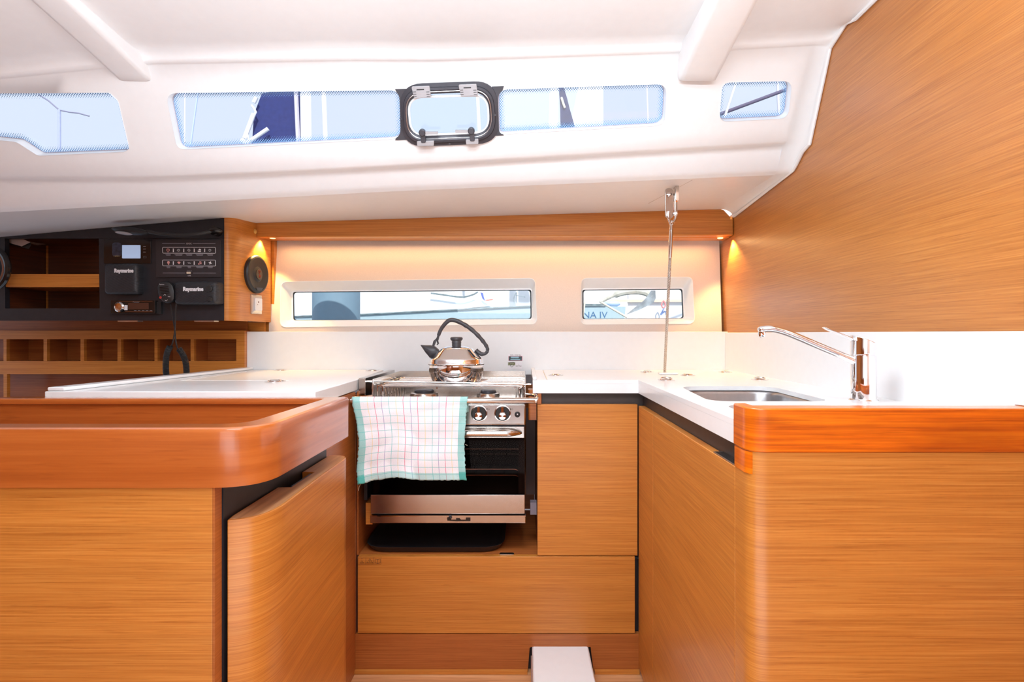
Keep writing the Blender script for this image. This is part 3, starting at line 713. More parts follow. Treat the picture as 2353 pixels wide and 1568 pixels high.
m.tube(catmull([at(392, 890, 1.94), at(405, 900, 1.94), at(420, 890, 1.94)], 5), .0024, 6)
part(t, 'coiled_cord', m, 'blackplastic')
# gooseneck lamp
t = thing('gooseneck_lamp', 'black flexible arm chart lamp lying across the top of the console', 'lamp', at(500, 540, 1.96))
m = MB(); rt = Matrix.Rotation(R(6), 3, 'Y'); m.ball(at(300, 531, 1.93), .066, .022, .013, 20, 10, rt); part(t, 'lamp_head', m, 'blackplastic')
m = MB(); m.ball(at(285, 536, 1.922), .030, .018, .006, 16, 8, rt); part(t, 'lens', m, 'clear')
m = MB(); m.tube(catmull([at(338, 532, 1.93), at(365, 537, 1.93), at(410, 540.5, 1.94), at(455, 538, 1.95), at(485, 532, 1.965)], 6), .006, 10); part(t, 'flexible_arm', m, 'blackplastic')
m = MB(); m.ball(at(494, 531, 1.975), .026, .018, .010, 16, 8); m.lathe([(.016, 0), (.016, .025)], at(492, 531, 1.975), (0, 1, 0), 16); part(t, 'wall_mount', m, 'blackgloss')
# things in the locker
t = thing('reading_light', 'white and black slanted box at the top left of the open locker', 'light', at(40, 575, 2.05))
m = MB(); q = [(9, 549), (52, 549.5), (70, 557), (50, 566.5), (12, 556)]
m.loft([[at(x, y, 2.03) for x, y in q], [at(x, y, 2.036) for x, y in q]], True, True, True); part(t, 'diffuser', m, plain('grey_diffuser', srgb(190, 172, 168), .5))
m = MB(); q = [(12, 556), (50, 566.5), (70, 557), (72, 563), (66, 572.5), (48, 568), (12, 559)]; m.loft([[at(x, y, 2.037) for x, y in q], [at(x, y, 2.07) for x, y in q]], True, True, True); part(t, 'housing', m, 'blackplastic')
t = thing('cabin_fan', 'black ringed round fan cut off by the left edge of the picture', 'fan', at(-12, 660, 1.96))
m = MB(); m.tube([at(-15+33*math.cos(a*math.pi/16), 617+44*math.sin(a*math.pi/16), 1.95) for a in range(32)], .010, 8, closed=True); part(t, 'ring', m, 'blackgloss')
m = MB(); m.tube([at(-14+24*math.cos(a*math.pi/16), 617+34*math.sin(a*math.pi/16), 1.952) for a in range(32)], .006, 8, closed=True); part(t, 'inner_ring', m, 'brown')
m = MB(); m.lathe([(.012, 0), (.014, .03), (0, .034)], at(-15, 617, 1.985), (0, -1, 0), 16); m.tube([at(-15, 617, 1.975), at(-15, 650, 1.98), at(-20, 658, 1.998)], .006, 8); part(t, 'hub', m, 'blackplastic')

# ------------------------------------------------------------------ pigeonhole cabinet under the console
YB = 2.20
pg = thing('pigeonhole_cabinet', 'teak cabinet with a row of small open pigeonholes below the console', 'cabinet', at(280, 920, 2.25))
cells = [(15, 100), (108, 185), (193, 270), (278, 355), (362, 438), (446, 543)]
def b2(px, py): p = at(px, py, YB); return (p.x, p.z)
bxL, bxR = at(-260, 0, YB).x, at(562, 0, YB).x
zt_, zb_ = at(0, 760, YB).z, .50
m = MB(); hs = [[b2(a, 780), b2(b, 780), b2(b, 830), b2(a, 830)] for a, b in cells]+[[b2(-230, 860), b2(8, 860), b2(8, 935), b2(-230, 935)], [b2(16, 860), b2(543, 860), b2(543, 935), b2(16, 935)]]
hs.append([b2(-230, 780), b2(8, 780), b2(8, 830), b2(-230, 830)])
holed(m, [(bxL, zb_), (bxR, zb_), (bxR, zt_), (bxL, zt_)], hs, lambda u, v: Vector((u, YB, v)))
for h in hs+[[(bxL, zb_), (bxR, zb_), (bxR, zt_), (bxL, zt_)]]: m.loft([[Vector((x, YB, z)) for x, z in h], [Vector((x, YB+.014, z)) for x, z in h]], True)
part(pg, 'face_frame', m, 'teak', recalc=False)
m = MB(); m.box(bxL, bxR, 2.30, 2.31, zb_, zt_); m.box(bxL, bxR, YB+.014, 2.30, zt_-.005, zt_); m.box(bxR-.012, bxR, YB+.014, 2.3, zb_, zt_-.005)
for y0, y1 in ((778, 779.5), (830.5, 832), (858, 859.5), (936, 938)): m.box(bxL, bxR-.012, YB+.014, 2.30, at(0, y1, YB).z, at(0, y0, YB).z)
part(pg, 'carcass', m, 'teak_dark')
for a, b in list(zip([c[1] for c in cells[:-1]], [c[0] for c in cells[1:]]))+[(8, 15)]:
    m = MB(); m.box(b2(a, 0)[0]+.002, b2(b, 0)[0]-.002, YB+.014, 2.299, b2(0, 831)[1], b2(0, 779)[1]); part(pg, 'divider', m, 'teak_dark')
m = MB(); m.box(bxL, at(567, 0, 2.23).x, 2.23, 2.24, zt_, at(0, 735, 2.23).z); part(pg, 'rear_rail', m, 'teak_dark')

# ------------------------------------------------------------------ speaker, switch, dome light on the curved panel
def wx(Y): return -1.0465 + (Y-2.08)*.0905
nrm_ = Vector((1, -.09, 0)).normalized()
c_ = Vector((wx(2.15), 2.15, at(0, 631, 2.15).z))
t = thing('round_speaker', 'round black loudspeaker on the curved teak panel above the switch', 'speaker', c_+Vector((0, 0, -.07)))
m = MB(); m.lathe([(.072, -.002), (.073, .010), (.070, .015), (.064, .0165), (.050, .0145), (.030, .0125), (.022, .0155), (0, .0165)], c_, nrm_, 48); part(t, 'grille', m, 'blackplastic', smooth=20)
m = MB(); m.lathe([(.020, 0), (.020, .002), (0, .0025)], c_+nrm_*.016, nrm_, 24); part(t, 'centre_badge', m, plain('bronze_badge', srgb(86, 72, 58), .4))
m = MB(); o = c_+nrm_*.0192; yd = Vector((.09, 1, 0)).normalized(); zu = Vector((0, 0, 1))
for a in (((-.006, .014), (.006, .014), (-.002, .002), (-.006, .014)), ((-.001, -.002), (.005, -.004), (.003, -.012), (-.003, -.012), (-.001, -.002))): m.tube([o+yd*u+zu*v for u, v in a], .0011, 5)
part(t, 'logo', m, plain('red_logo', srgb(200, 70, 40), .4))
p0 = c_+nrm_*.018
m = MB(); m.add([p0+yd*-.022+zu*-.052, p0+yd*.026+zu*-.050, p0+yd*.016+zu*-.062, p0+yd*-.012+zu*-.064], [(0, 1, 2, 3)]); part(t, 'label_plate', m, plain('slate_plate', srgb(64, 68, 78), .3), recalc=False)
c2 = Vector((wx(2.155), 2.155, at(0, 700, 2.155).z))
t = thing('light_switch', 'silver framed white rocker switch under the round speaker', 'switch', c2+Vector((0, 0, -.04)))
def onw(u, v, d): return c2+yd*u+zu*v+nrm_*d
def lp(hu, hv, d): return [onw(u, v, d) for u, v in rpoly([(-hu, -hv), (hu, -hv), (hu, hv), (-hu, hv)], .004, 4)]
m = MB(); m.loft([lp(.036, .037, .0), lp(.036, .037, .004), lp(.024, .025, .011)], True, True, True); part(t, 'frame', m, 'alu')
m = MB(); m.loft([lp(.0235, .0245, .011), lp(.0225, .0235, .014)], True, True, True); part(t, 'rocker', m, 'white', bevel=.0008)
m = MB(); m.lathe([(.003, 0), (.003, .0006)], onw(-.004, .009, .0142), nrm_, 10); m.lathe([(.0015, 0), (.0015, .0006)], onw(-.010, -.001, .0142), nrm_, 10); part(t, 'marks', m, 'brown')
m = MB(); c3_ = at(582, 532, 2.149); m.lathe([(.009, 0), (.009, .003), (.006, .006), (0, .007)], Vector((-1.040, 2.150, at(0, 532, 2.15).z)), nrm_, 20)
tag(obj('button_cap', m, plain('brass_cap', srgb(220, 170, 90), .3)), 'small round tan cap on teak just below the headliner', 'cap')

# ------------------------------------------------------------------ worktops and splashback
ZT = zz(-.144)
rA_ = rpoly([(-1.118, 2.218), (-1.19, 1.20), (-.523, 1.20), (-.524, 1.73), (-.561, 2.218)], [0, 0, 0, .004, 0], 3)
wt = thing('left_worktop', 'long white worktop left of the stove with a raised edge', 'worktop', (-.85, 1.7, ZT-.037))
rA_ = [(-1.118, 2.218), (-1.196, 1.388), (-.521, 1.388), (-.524, 1.73), (-.561, 2.218)]
m = MB(); m.slab(rA_, ZT-.034, ZT); part(wt, 'slab', m, 'corian', bevel=.0025)
m = MB(); m.slab([(-1.118, 2.216), (-1.193, 1.392), (-1.150, 1.392), (-1.078, 2.216)], ZT+.0005, ZT+.010); part(wt, 'raised_edge', m, 'corian', bevel=.003)
m = MB(); m.box(-1.05, -.72, 1.700, 1.703, ZT, ZT+.0006); m.box(-1.05, -1.047, 1.703, 2.1, ZT, ZT+.0006); part(wt, 'lid_seam', m, 'winframe')
rt = thing('right_worktop', 'white L-shaped worktop holding the sink right of the stove', 'worktop', (.5, 1.5, ZT-.04))
rB = [(.026, 2.2195), (.026, 1.727), (.353, 1.727), (.353, .906), (.7998, .906), (.7998, 2.2195)]
sk = [rpoly([(.395, 1.185), (.655, 1.185), (.672, 1.522), (.425, 1.522)], [.05, .05, .06, .06], 7), rpoly([(.400, .975), (.640, .975), (.640, 1.125), (.400, 1.125)], .045, 6)]
m = MB(); holed(m, rB, sk, lambda u, v: Vector((u, v, ZT))); holed(m, rB, sk, lambda u, v: Vector((u, v, ZT-.011)))
for h in sk+[rB]: m.loft([[Vector((x, y, ZT)) for x, y in h], [Vector((x, y, ZT-.011)) for x, y in h]], True)
part(rt, 'slab', m, 'corian', smooth=30)
m = MB(); m.box(.026, .373, 1.727, 1.747, ZT-.041, ZT-.0112); m.box(.353, .373, .906, 1.727, ZT-.041, ZT-.0112); part(rt, 'front_edge', m, 'corian')
m = MB(); m.slab([(.026, 2.204), (.026, 1.729), (.038, 1.729), (.040, 2.204)], ZT+.0004, ZT+.009); part(rt, 'raised_edge', m, 'corian', bevel=.002)
m = MB(); m.add([onz(x, y, ZT+.0006) for x, y in ((1247, 852), (1248, 852), (1257.5, 871.5), (1256, 871.5))], [(0, 1, 2, 3)]); part(rt, 'lid_seam', m, plain('tan_joint', srgb(225, 200, 160), .6), recalc=False)
sp = thing('splashback', 'low white splashback running behind the stove and along the bulkhead', 'splashback', (0, 2.22, ZT))
m = MB(); m.box(at(562, 0, 2.22).x, .811, 2.22, 2.234, ZT-.02, zz(.008)); part(sp, 'rear_panel', m, 'corian', bevel=.0015)
m = MB(); m.prism([(.871, zz(-.1160)), (.9085, zz(-.1160)), (.9085, ZT-.004), (2.219, ZT-.004), (2.219, zz(.004)), (.871, zz(.004))], lambda u, v, w: (w, u, v), .7995, .8115); part(sp, 'side_panel', m, 'corian', bevel=.0015)

# sink bowls
snk = thing('sink', 'stainless steel sink bowl sunk in the white worktop', 'sink', (.53, 1.35, ZT-.17))
def bowl(h, depth):
    c = (sum(p[0] for p in h)/len(h), sum(p[1] for p in h)/len(h)); L = []
    for k, z in ((1.03, -.0115), (1.005, -.0125), (.985, -.02), (.955, -.6*depth), (.92, -.9*depth), (.80, -depth), (.3, -depth-.004)):
        L.append([Vector((c[0]+(x-c[0])*k, c[1]+(y-c[1])*k, ZT+z)) for x, y in h])
    m = MB(); m.loft(L, True, False, True); return m
part(snk, 'main_bowl', bowl(sk[0], .15), 'sinksteel', smooth=60, recalc=False)
part(snk, 'small_bowl', bowl(sk[1], .11), 'sinksteel', smooth=60, recalc=False)
m = MB(); m.lathe([(.03, 0), (.03, .002), (.02, .003), (0, .001)], (.535, 1.35, ZT-.154), (0, 0, 1), 24); part(snk, 'drain', m, 'steel')
# faucet
fy = 1.166; fc = at(1984, 925, fy)
fa = thing('mixer_tap', 'chrome single lever mixer tap with a long spout over the sink', 'tap', (fc.x, fy, ZT))
m = MB(); m.lathe([(.0278, 0), (.0278, .0055), (.0258, .0075), (.0238, .008)], (fc.x, fy, ZT), (0, 0, 1), 48); part(fa, 'base_ring', m, 'chrome')
m = MB(); m.lathe([(.0236, .007), (.0238, .097), (.0236, .0985), (.020, .099)], (fc.x, fy, ZT), (0, 0, 1), 48); part(fa, 'body', m, 'chrome', smooth=30)
m = MB(); m.lathe([(.0205, .0985), (.0215, .104), (.021, .106)], (fc.x, fy, ZT), (0, 0, 1), 40); part(fa, 'collar', m, 'chrome')
m = MB(); K = 36; lo_ = []; hi_ = []
for i in range(K):
    a = 2*math.pi*i/K; x = .0245*math.cos(a); y = .0245*math.sin(a)
    lo_.append(Vector((fc.x+x, fy+y, ZT+.1055-.004*(-x/.0245)-(.003 if x < 0 else -.004*x/.0245)))); hi_.append(Vector((fc.x+x, fy+y, ZT+.130-.42*x)))
m.loft([lo_, hi_], True, True, True); part(fa, 'head', m, 'chrome', smooth=40, bevel=.0012)
lev = [(1893, 753, .0075, .0012), (1903, 758, .011, .0016), (1920, 764.5, .0125, .0022), (1940, 773, .0125, .003), (1958, 781, .013, .0035), (1975, 788, .015, .004), (1998, 797, .014, .004)]
m = MB(); L = []
for x, y, w, th in lev:
    p = at(x, y, fy); L.append([p+Vector((0, w*math.cos(a*math.pi/6), th*math.sin(a*math.pi/6))) for a in range(12)])
m.loft(L, True, True, True); part(fa, 'lever', m, 'chrome', smooth=60)
sp_ = catmull([at(1970, 834, 1.166), at(1930, 816, 1.17), at(1880, 795, 1.18), at(1835, 775.5, 1.19), at(1800, 762, 1.20), at(1772, 756, 1.205), at(1752, 757, 1.21), at(1744, 759, 1.21)], 6)
m = MB(); m.tube(sp_, [.0098]*5+[.0088]*(len(sp_)-8)+[.0082, .0076, .0066], 16, flat=.82); part(fa, 'spout', m, 'chrome', smooth=60)
m = MB(); q = at(1750, 762, 1.21); m.lathe([(.0078, 0), (.0078, .010), (.0065, .012), (0, .012)], q, (.18, 0, -1), 20); part(fa, 'aerator', m, 'chrome')
# finger pulls in the worktop lids
def pull(px, py, label, tilt=0, w=.025):
    c = onz(px, py, ZT); t = thing('finger_pull', label, 'lid pull', (c.x, c.y, ZT), 'chrome ring pulls in the worktop lids')
    m = MB(); m.lathe([(w*1.06, .0002), (w*1.06, .0012), (w*.84, .0016), (w*.80, .0004)], c, (0, 0, 1), 28); part(t, 'plate', m, 'chrome')
    m = MB(); rr_ = []
    for i in range(20):
        a = 2*math.pi*i/20; x, y = w*.68*math.cos(a), w*.55*math.sin(a)
        rr_.append(c+Vector((x, y, .0025+tilt*(y+w*.55)*.5)))
    m.tube(rr_, .0018, 6, closed=True); part(t, 'ring', m, 'chrome')
    m = MB(); m.box(c.x-w*.25, c.x+w*.25, c.y+w*.42, c.y+w*.62, ZT+.001, ZT+.004); part(t, 'hinge', m, 'chrome')
    m = MB(); m.lathe([(w*.5, .0004), (w*.5, .0007)], c, (0, 0, 1), 20); part(t, 'recess', m, 'alu'); return t
pull(645, 851.3, 'chrome ring pull at the back of the left worktop, against the splashback')
pull(632, 877, 'largest chrome ring pull, near the front of the left worktop', 0, .029)
pull(855, 852.3, 'chrome ring pull at the back corner of the left worktop beside the stove')
pull(1277, 863, 'chrome ring pull just right of the stove on the right worktop')
pull(1487, 855.5, 'chrome ring pull left of the foot of the wire stay')
pull(1580, 863, 'chrome ring pull right of the foot of the wire stay')
pull(1531, 874, 'raised chrome ring pull in front of the wire stay foot', .35)
pull(1666, 855.5, 'chrome ring pull in the far corner where the two splashbacks meet')
pull(1746, 873, 'raised chrome ring pull behind the sink under the tap spout', .3)

# ------------------------------------------------------------------ galley base cabinet below the stove
YF = 1.725
def fx(px): return at(px, 0, YF).x
def fz(py): return at(0, py, YF).z
bc = thing('galley_cabinet', 'teak base cabinet around the stove with door and wide drawer', 'cabinet', (-.08, 1.98, 0))
m = MB(); m.box(fx(803), fx(818), YF, 2.215, 0.02, zz(-.19)); part(bc, 'side_panel', m, 'edge')
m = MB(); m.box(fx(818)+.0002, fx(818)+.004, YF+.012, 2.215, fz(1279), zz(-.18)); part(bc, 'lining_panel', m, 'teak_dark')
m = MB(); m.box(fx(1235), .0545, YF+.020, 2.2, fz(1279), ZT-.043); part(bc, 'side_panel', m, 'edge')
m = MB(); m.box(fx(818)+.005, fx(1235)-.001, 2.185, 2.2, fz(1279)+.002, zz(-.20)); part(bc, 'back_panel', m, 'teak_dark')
m = MB(); m.box(fx(1235), fx(1465), YF, YF+.018, fz(1277.5), fz(930)); part(bc, 'door', m, 'teak', bevel=.001)
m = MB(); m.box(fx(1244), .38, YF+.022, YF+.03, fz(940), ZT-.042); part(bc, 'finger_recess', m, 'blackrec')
m = MB(); m.box(fx(1235), fx(1244)-.0005, YF+.004, YF+.019, fz(929), ZT-.042); part(bc, 'end_block', m, 'teak_dark')
dr = part(bc, 'drawer', MB().box(fx(822), fx(1459), YF-.001, YF+.018, fz(1456), fz(1279.5)), 'teak', bevel=.0015)
m = MB(); m.box(fx(820), fx(1459), YF+.02, 2.18, fz(1290), fz(1277)-.004); part(bc, 'shelf', m, 'teak_topx')
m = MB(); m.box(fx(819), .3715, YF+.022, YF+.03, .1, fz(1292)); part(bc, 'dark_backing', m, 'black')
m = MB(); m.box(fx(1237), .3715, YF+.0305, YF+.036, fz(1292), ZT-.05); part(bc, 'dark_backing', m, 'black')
m = MB(); pk = [(fx(806), .004), (fx(806), fz(1457.5)), (.3555, fz(1457.5)), (.3555, .004), (fx(1364), .004), (fx(1357), fz(1486.8)), (fx(1222), fz(1486.5)), (fx(1217), fz(1489)), (fx(1213), .004)]
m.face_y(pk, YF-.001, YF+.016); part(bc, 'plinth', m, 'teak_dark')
m = MB(); m.box(fx(806), fx(1212), YF-.012, YF-.0015, .001, .011); m.box(fx(1366), .3550, YF-.012, YF-.0015, .001, .011); part(bc, 'floor_batten', m, 'teak')
# pictograms burned in the drawer front
m = MB(); YD_ = YF-.0016
def dl(pts, r=.00045, closed=True): m.tube([at(x, y, YD_) for x, y in pts], r, 4, closed=closed)
for x in (823.5, 841, 859.5): dl([(x, 1281), (x+16.5, 1281), (x+16.5, 1297.5), (x, 1297.5)], .0003)
dl([(849.8, 1284), (856.5, 1294.5), (843, 1294.5)], .0009); dl([(849.8, 1287), (849.8, 1292)], .0008, False)
dl([(862, 1285), (868, 1287), (874, 1285), (874, 1294), (868, 1295.5), (862, 1294)], .0006); dl([(868, 1287), (868, 1295)], .0005, False)
dl([(831.5, 1283.5), (834, 1286), (831.5, 1289), (829.5, 1286)], .0006); dl([(828, 1294.5), (831.5, 1289), (835.5, 1294.5)], .0007)
part(dr, 'pictograms', m, 'printdark')
m = MB(); m.rbox(at(1148, 0, 1.76).x, at(1181, 0, 1.76).x, 1.755, 1.765, 0, 1, .001) if False else m.slab(rpoly([(at(1148, 0, 1.745).x, 1.738), (at(1181, 0, 1.745).x, 1.738), (at(1181, 0, 1.745).x, 1.753), (at(1148, 0, 1.745).x, 1.753)], .003, 3), fz(1277)-.0038, fz(1277)-.0018)
part(bc, 'latch_plate', m, 'alu')
# tray
tz = fz(1277)-.0035; ty0, ty1 = 1.745, 2.08; tx0, tx1 = at(843, 0, 1.80).x, at(1159, 0, 1.78).x
def trayloop(ins, z): return [Vector((x, y, tz+z)) for x, y in rpoly([(tx0+ins, ty0+ins), (tx1-ins, ty0+ins), (tx1-ins, ty1-ins), (tx0+ins, ty1-ins)], .075-ins*.5, 10)]
m = MB(); m.loft([trayloop(.018, .0), trayloop(.012, .002), trayloop(.002, .019), trayloop(.0, .021), trayloop(.003, .021), trayloop(.014, .006), trayloop(.022, .004)], True, True, True)
tag(obj('serving_tray', m, 'tray', smooth=60), 'black rounded serving tray lying on the shelf under the stove', 'tray')
# white box on the floor
m = MB(); m.box(.0235, .1985, 1.30, YF+.02, .001, zz(-.969)); 
wbx = thing('floor_box', 'white box with rounded corners standing on the floor in front of plinth', 'box', (.11, 1.5, .001))
part(wbx, 'lid', MB().box(.0235, .1985, 1.30, YF+.014, .045, zz(-.969)), 'white', bevel=.006)
part(wbx, 'base', MB().box(.020, .2005, 1.295, YF+.014, .001, .0445), plain('pinkish_base', srgb(176, 140, 128), .5))
m = MB(); m.box(fx(1212), fx(1368), YF+.018, YF+.026, .002, fz(1480)); part(bc, 'plinth_cutout', m, 'black')

# ------------------------------------------------------------------ right side cabinet and near end
rc = thing('sink_cabinet', 'teak cabinet under the sink with a long side door', 'cabinet', (.58, 1.3, 0))
m = MB(); m.box(.3535, .372, 1.535, YF+.0, .02, zz(-.2235)); part(rc, 'fixed_panel', m, 'teak', bevel=.0006)
d_ = MB(); d_.box(.3535, .372, .936, 1.532, .02, zz(-.2235)); dd = part(rc, 'door', d_, 'teak', bevel=.0015)
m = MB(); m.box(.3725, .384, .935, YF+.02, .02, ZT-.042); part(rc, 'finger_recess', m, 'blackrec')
m = MB(); m.box(.3545, .3715, .940, 1.045, zz(-.2234), zz(-.221)); part(dd, 'handle', m, 'alu', label='aluminium catch strip')
m = MB(); m.box(.3555, .3705, .944, 1.041, zz(-.221), zz(-.2205)); part(dd, 'handle_slot', m, 'blackgloss')
cr = [(.3535, .934), (.3535, .870), (.8105, .870), (.8105, .934)]
near = thing('peninsula_end', 'teak cabinet end with rounded corner and varnished orange fascia', 'cabinet', (.58, .9, 0))
pp = rpoly(cr, [0, .055, 0, 0], 10)
m = MB(); m.slab(pp, .0, zz(-.1862)); part(near, 'curved_panel', m, 'teak', smooth=50)
pf = rpoly([(.3505, .906), (.3505, .867), (.8107, .867), (.8107, .9055)], [0, .052, 0, 0], 10)
m = MB(); m.slab([(.3505, .936), *rpoly([(.3505, .936), (.3505, .867), (.8107, .867), (.8107, .905)], [0, .055, 0, 0], 10)[1:-1], (.8107, .905), (.372, .905), (.372, .936)], zz(-.1860), zz(-.1165)); part(near, 'fascia', m, 'varnish', smooth=50, bevel=.003)
m = MB(); m.slab([(.3522, .934), (.3522, .893), (.3555, .884), (.3600, .879), (.3610, .882), (.3570, .895), (.3560, .934)], zz(-.222), zz(-.187)); part(near, 'patch_block', m, 'varnish', label='darker orange repair patch')

# ------------------------------------------------------------------ near left tray box and cabinet
ftop, fbot = zz(-.1565), zz(-.255)
nb_ = thing('fiddled_table_end', 'reddish teak tray-topped counter end with deep rounded rim', 'counter', (-.9, 1.15, fbot))
ox = [(-1.75, .92), (-.437, .92), (-.437, 1.385), (-1.75, 1.385)]; ix = [(-1.70, .972), (-.490, .972), (-.484, 1.340), (-1.70, 1.340)]
po = rpoly(ox, [0, .085, .004, 0], 12); pi = rpoly(ix, [.01, .045, .012, .01], 10)
m = MB()
# rounded rim: outer wall, top and inner wall
def lp3(p, z): return [Vector((x, y, z)) for x, y in p]
def inset2(poly, k):
    n = len(poly); out = []
    area_ = sum(poly[i][0]*poly[(i+1) % n][1]-poly[(i+1) % n][0]*poly[i][1] for i in range(n)); s = 1 if area_ > 0 else -1
    for i in range(n):
        a = Vector(poly[i-1]); b = Vector(poly[i]); c = Vector(poly[(i+1) % n])
        n1 = Vector((-(b-a).y, (b-a).x)); n2 = Vector((-(c-b).y, (c-b).x))
        if n1.length < 1e-9: n1 = n2
        if n2.length < 1e-9: n2 = n1
        nn = (n1.normalized()+n2.normalized()).normalized()*s; kk = k/max(.5, nn.dot(n1.normalized()*s)); out.append(tuple(b+nn*kk))
    return out
m.loft([lp3(inset2(po, .02), fbot), lp3(po, fbot), lp3(po, ftop-.007), lp3(inset2(po, .002), ftop-.002), lp3(inset2(po, .007), ftop)], True, True)
holed(m, inset2(po, .007), [inset2(pi, -.005)], lambda u, v: Vector((u, v, ftop)))
m.loft([lp3(inset2(pi, -.005), ftop), lp3(inset2(pi, -.0015), ftop-.0015), lp3(pi, ftop-.005), lp3(pi, ftop-.013), lp3(inset2(pi, -.006), ftop-.016), lp3(inset2(pi, -.006), ftop-.075)], True, False, True)
part(nb_, 'rim', m, 'solid', smooth=40)
m = MB(); s0 = [(308, 924), (314, 926.5), (330, 927), (350, 926), (372, 926.8), (392, 925.8), (410, 925), (411, 927.5), (395, 928.5), (360, 928.5), (330, 929), (312, 928)]
m.add([at(x, y, 1.3995) for x, y in s0], [tuple(range(len(s0)))]) ; m.f = []; m.tube([at(x, y, 1.3445) for x, y in s0[:7]], .0005, 4); part(nb_, 'scratch', m, plain('pale_scratch', srgb(225, 170, 120), .5))
lc = thing('left_cabinet', 'teak cabinet at lower left with a bulging curved door ajar under the rim', 'cabinet', (-.9, 1.2, 0))
m = MB(); m.box(-1.75, -.5125, .948, 1.442, .0, fbot-.001); part(lc, 'carcass', m, 'black')
m = MB(); m.box(-1.75, -.5185, .925, .946, .0, fbot-.001); part(lc, 'front_panel', m, 'teak', bevel=.0008)
m = MB(); m.box(-.518, -.514, .925, .946, .0, fbot-.001); part(lc, 'edge_strip', m, 'teak_dark')
m = MB(); m.box(-.545, -.523, 1.444, YF-.002, .0, zz(-.1805)); part(lc, 'end_panel', m, 'teak_dark')
DT = zz(-.318)
outer_ = [(-.507, .950), (-.488, .955), (-.468, .968), (-.455, .992), (-.4485, 1.03), (-.450, 1.10), (-.453, 1.20), (-.455, 1.32), (-.4555, 1.405)]
oc = [(p.x, p.y) for p in catmull([(x, y, 0) for x, y in outer_], 4)]
far = [(-.4575, 1.428), (-.466, 1.446), (-.478, 1.455), (-.496, 1.458), (-.5105, 1.450)]
back = [(-.5105, 1.278), (-.484, 1.276), (-.484, 1.155), (-.5105, 1.153), (-.5105, .975)]
poly = oc+far+back
n_ = len(poly); md = MB(); md.slab(poly, .02, DT)
dmesh = part(lc, 'curved_door', md, 'teak', smooth=45, bevel=.002)
m = MB(); m.prism([(x, y) for x, y in inset2(poly, .0035)], lambda u, v, w: (u, v, w), DT+.00005, DT+.0004); part(dmesh, 'top_edge', m, 'teak_top')
m = MB(); m.box(-.489, -.4845, 1.165, 1.27, DT-.02, DT-.0015); part(dmesh, 'catch', m, plain('slate_catch', srgb(96, 110, 136), .3, metal=.3))
m = MB(); m.lathe([(.012, 0), (.012, .006), (.008, .009), (0, .009)], (-.455, 1.52, .001), (0, 0, 1), 16)
# ------------------------------------------------------------------ stove
def sx(px, Y=1.72): return at(px, 0, Y).x
def sz(py, Y=1.72): return at(0, py, Y).z
SX0, SX1 = sx(852), sx(1208)
st = thing('gimballed_stove', 'stainless steel gimballed galley stove with oven and towel rail', 'stove', ((SX0+SX1)/2, 1.9, sz(1202)))
hz = sz(915); bx_ = MB(); a0, a1, c0, c1 = SX0+.004, SX1-.003, sz(1183), hz-.01
bx_.box(a0, a0+.02, 1.735, 2.14, c0, c1); bx_.box(a1-.02, a1, 1.735, 2.14, c0, c1); bx_.box(a0+.02, a1-.02, 2.10, 2.14, c0, c1)
bx_.box(a0+.02, a1-.02, 1.735, 2.10, c0, sz(1140)); bx_.box(a0+.02, a1-.02, 1.735, 2.10, sz(1004), c1); part(st, 'body', bx_, 'hatchblack')
for zr_ in (1086, 1100):
    rk = MB()
    for q in range(9): rk.tube([(a0+.03+q*.047, 1.76, sz(zr_)), (a0+.03+q*.047, 2.08, sz(zr_))], .0016, 6)
    rk.tube([(a0+.022, 1.762, sz(zr_)), (a1-.03, 1.762, sz(zr_)), (a1-.022, 1.762, sz(zr_+3))], .0026, 6); rk.tube([(a0+.022, 2.07, sz(zr_)), (a1-.022, 2.07, sz(zr_))], .002, 6); part(st, 'oven_rack', rk, 'steel')
m = MB(); m.box(SX0, SX1, 1.72, 1.7345, sz(978), sz(929)); part(st, 'control_panel', m, 'steelb', bevel=.005)
m = MB(); m.box(SX0, SX1-.004, 1.722, 1.734, sz(1008), sz(981)); part(st, 'door_top', m, 'steelb', bevel=.002)
m = MB(); m.box(SX0, SX1-.003, 1.719, 1.734, sz(1137), sz(1008.5)); part(st, 'oven_window', m, 'ovenglass', bevel=.001)
m = MB(); m.box(SX0, SX1-.003, 1.719, 1.734, sz(1181), sz(1137.5)); part(st, 'lower_panel', m, 'steelb', bevel=.001)
m = MB(); m.box(SX0-.001, SX1, 1.716, 1.745, sz(1202), sz(1185)); br = part(st, 'bottom_rail', m, 'steelb', bevel=.002)
m = MB(); m.box(SX0-.001, SX1, 1.7145, 1.7175, sz(1186.5), sz(1184)); part(br, 'lip', m, 'steel')
m = MB(); YQ = 1.7152
q = [(1027, 1190), (1034, 1188), (1038, 1188), (1037, 1195), (1048, 1195), (1048, 1191.5), (1056, 1191.5), (1059, 1195), (1070, 1195), (1070, 1193), (1071, 1190), (1081, 1190), (1081, 1198), (1050, 1198.5), (1028, 1197)]
m.loft([[at(x, y, YQ) for x, y in q]], True, True); part(br, 'latch_slot', m, 'blackgloss', recalc=False)
m = MB(); m.lathe([(.0045, 0), (.004, .008)], at(1036, 1190, YQ), (-.3, -.4, .8), 10); part(br, 'latch_pin', m, 'hatchblack')
# oven handle
m = MB(); L = []
for i in range(33):
    u = (1-math.cos(math.pi*i/32))/2; px = 862+u*338; e = max(.05, min(1, (1-abs(2*u-1))/.16)**.5)
    p = at(px, 996, 1.722-.030*min(1, e)); L.append([p+Vector((0, (.010*e)*math.cos(a*math.pi/6), .0105*e*math.sin(a*math.pi/6))) for a in range(12)])
m.loft(L, True, True, True); part(st, 'oven_handle', m, 'steel', smooth=70)
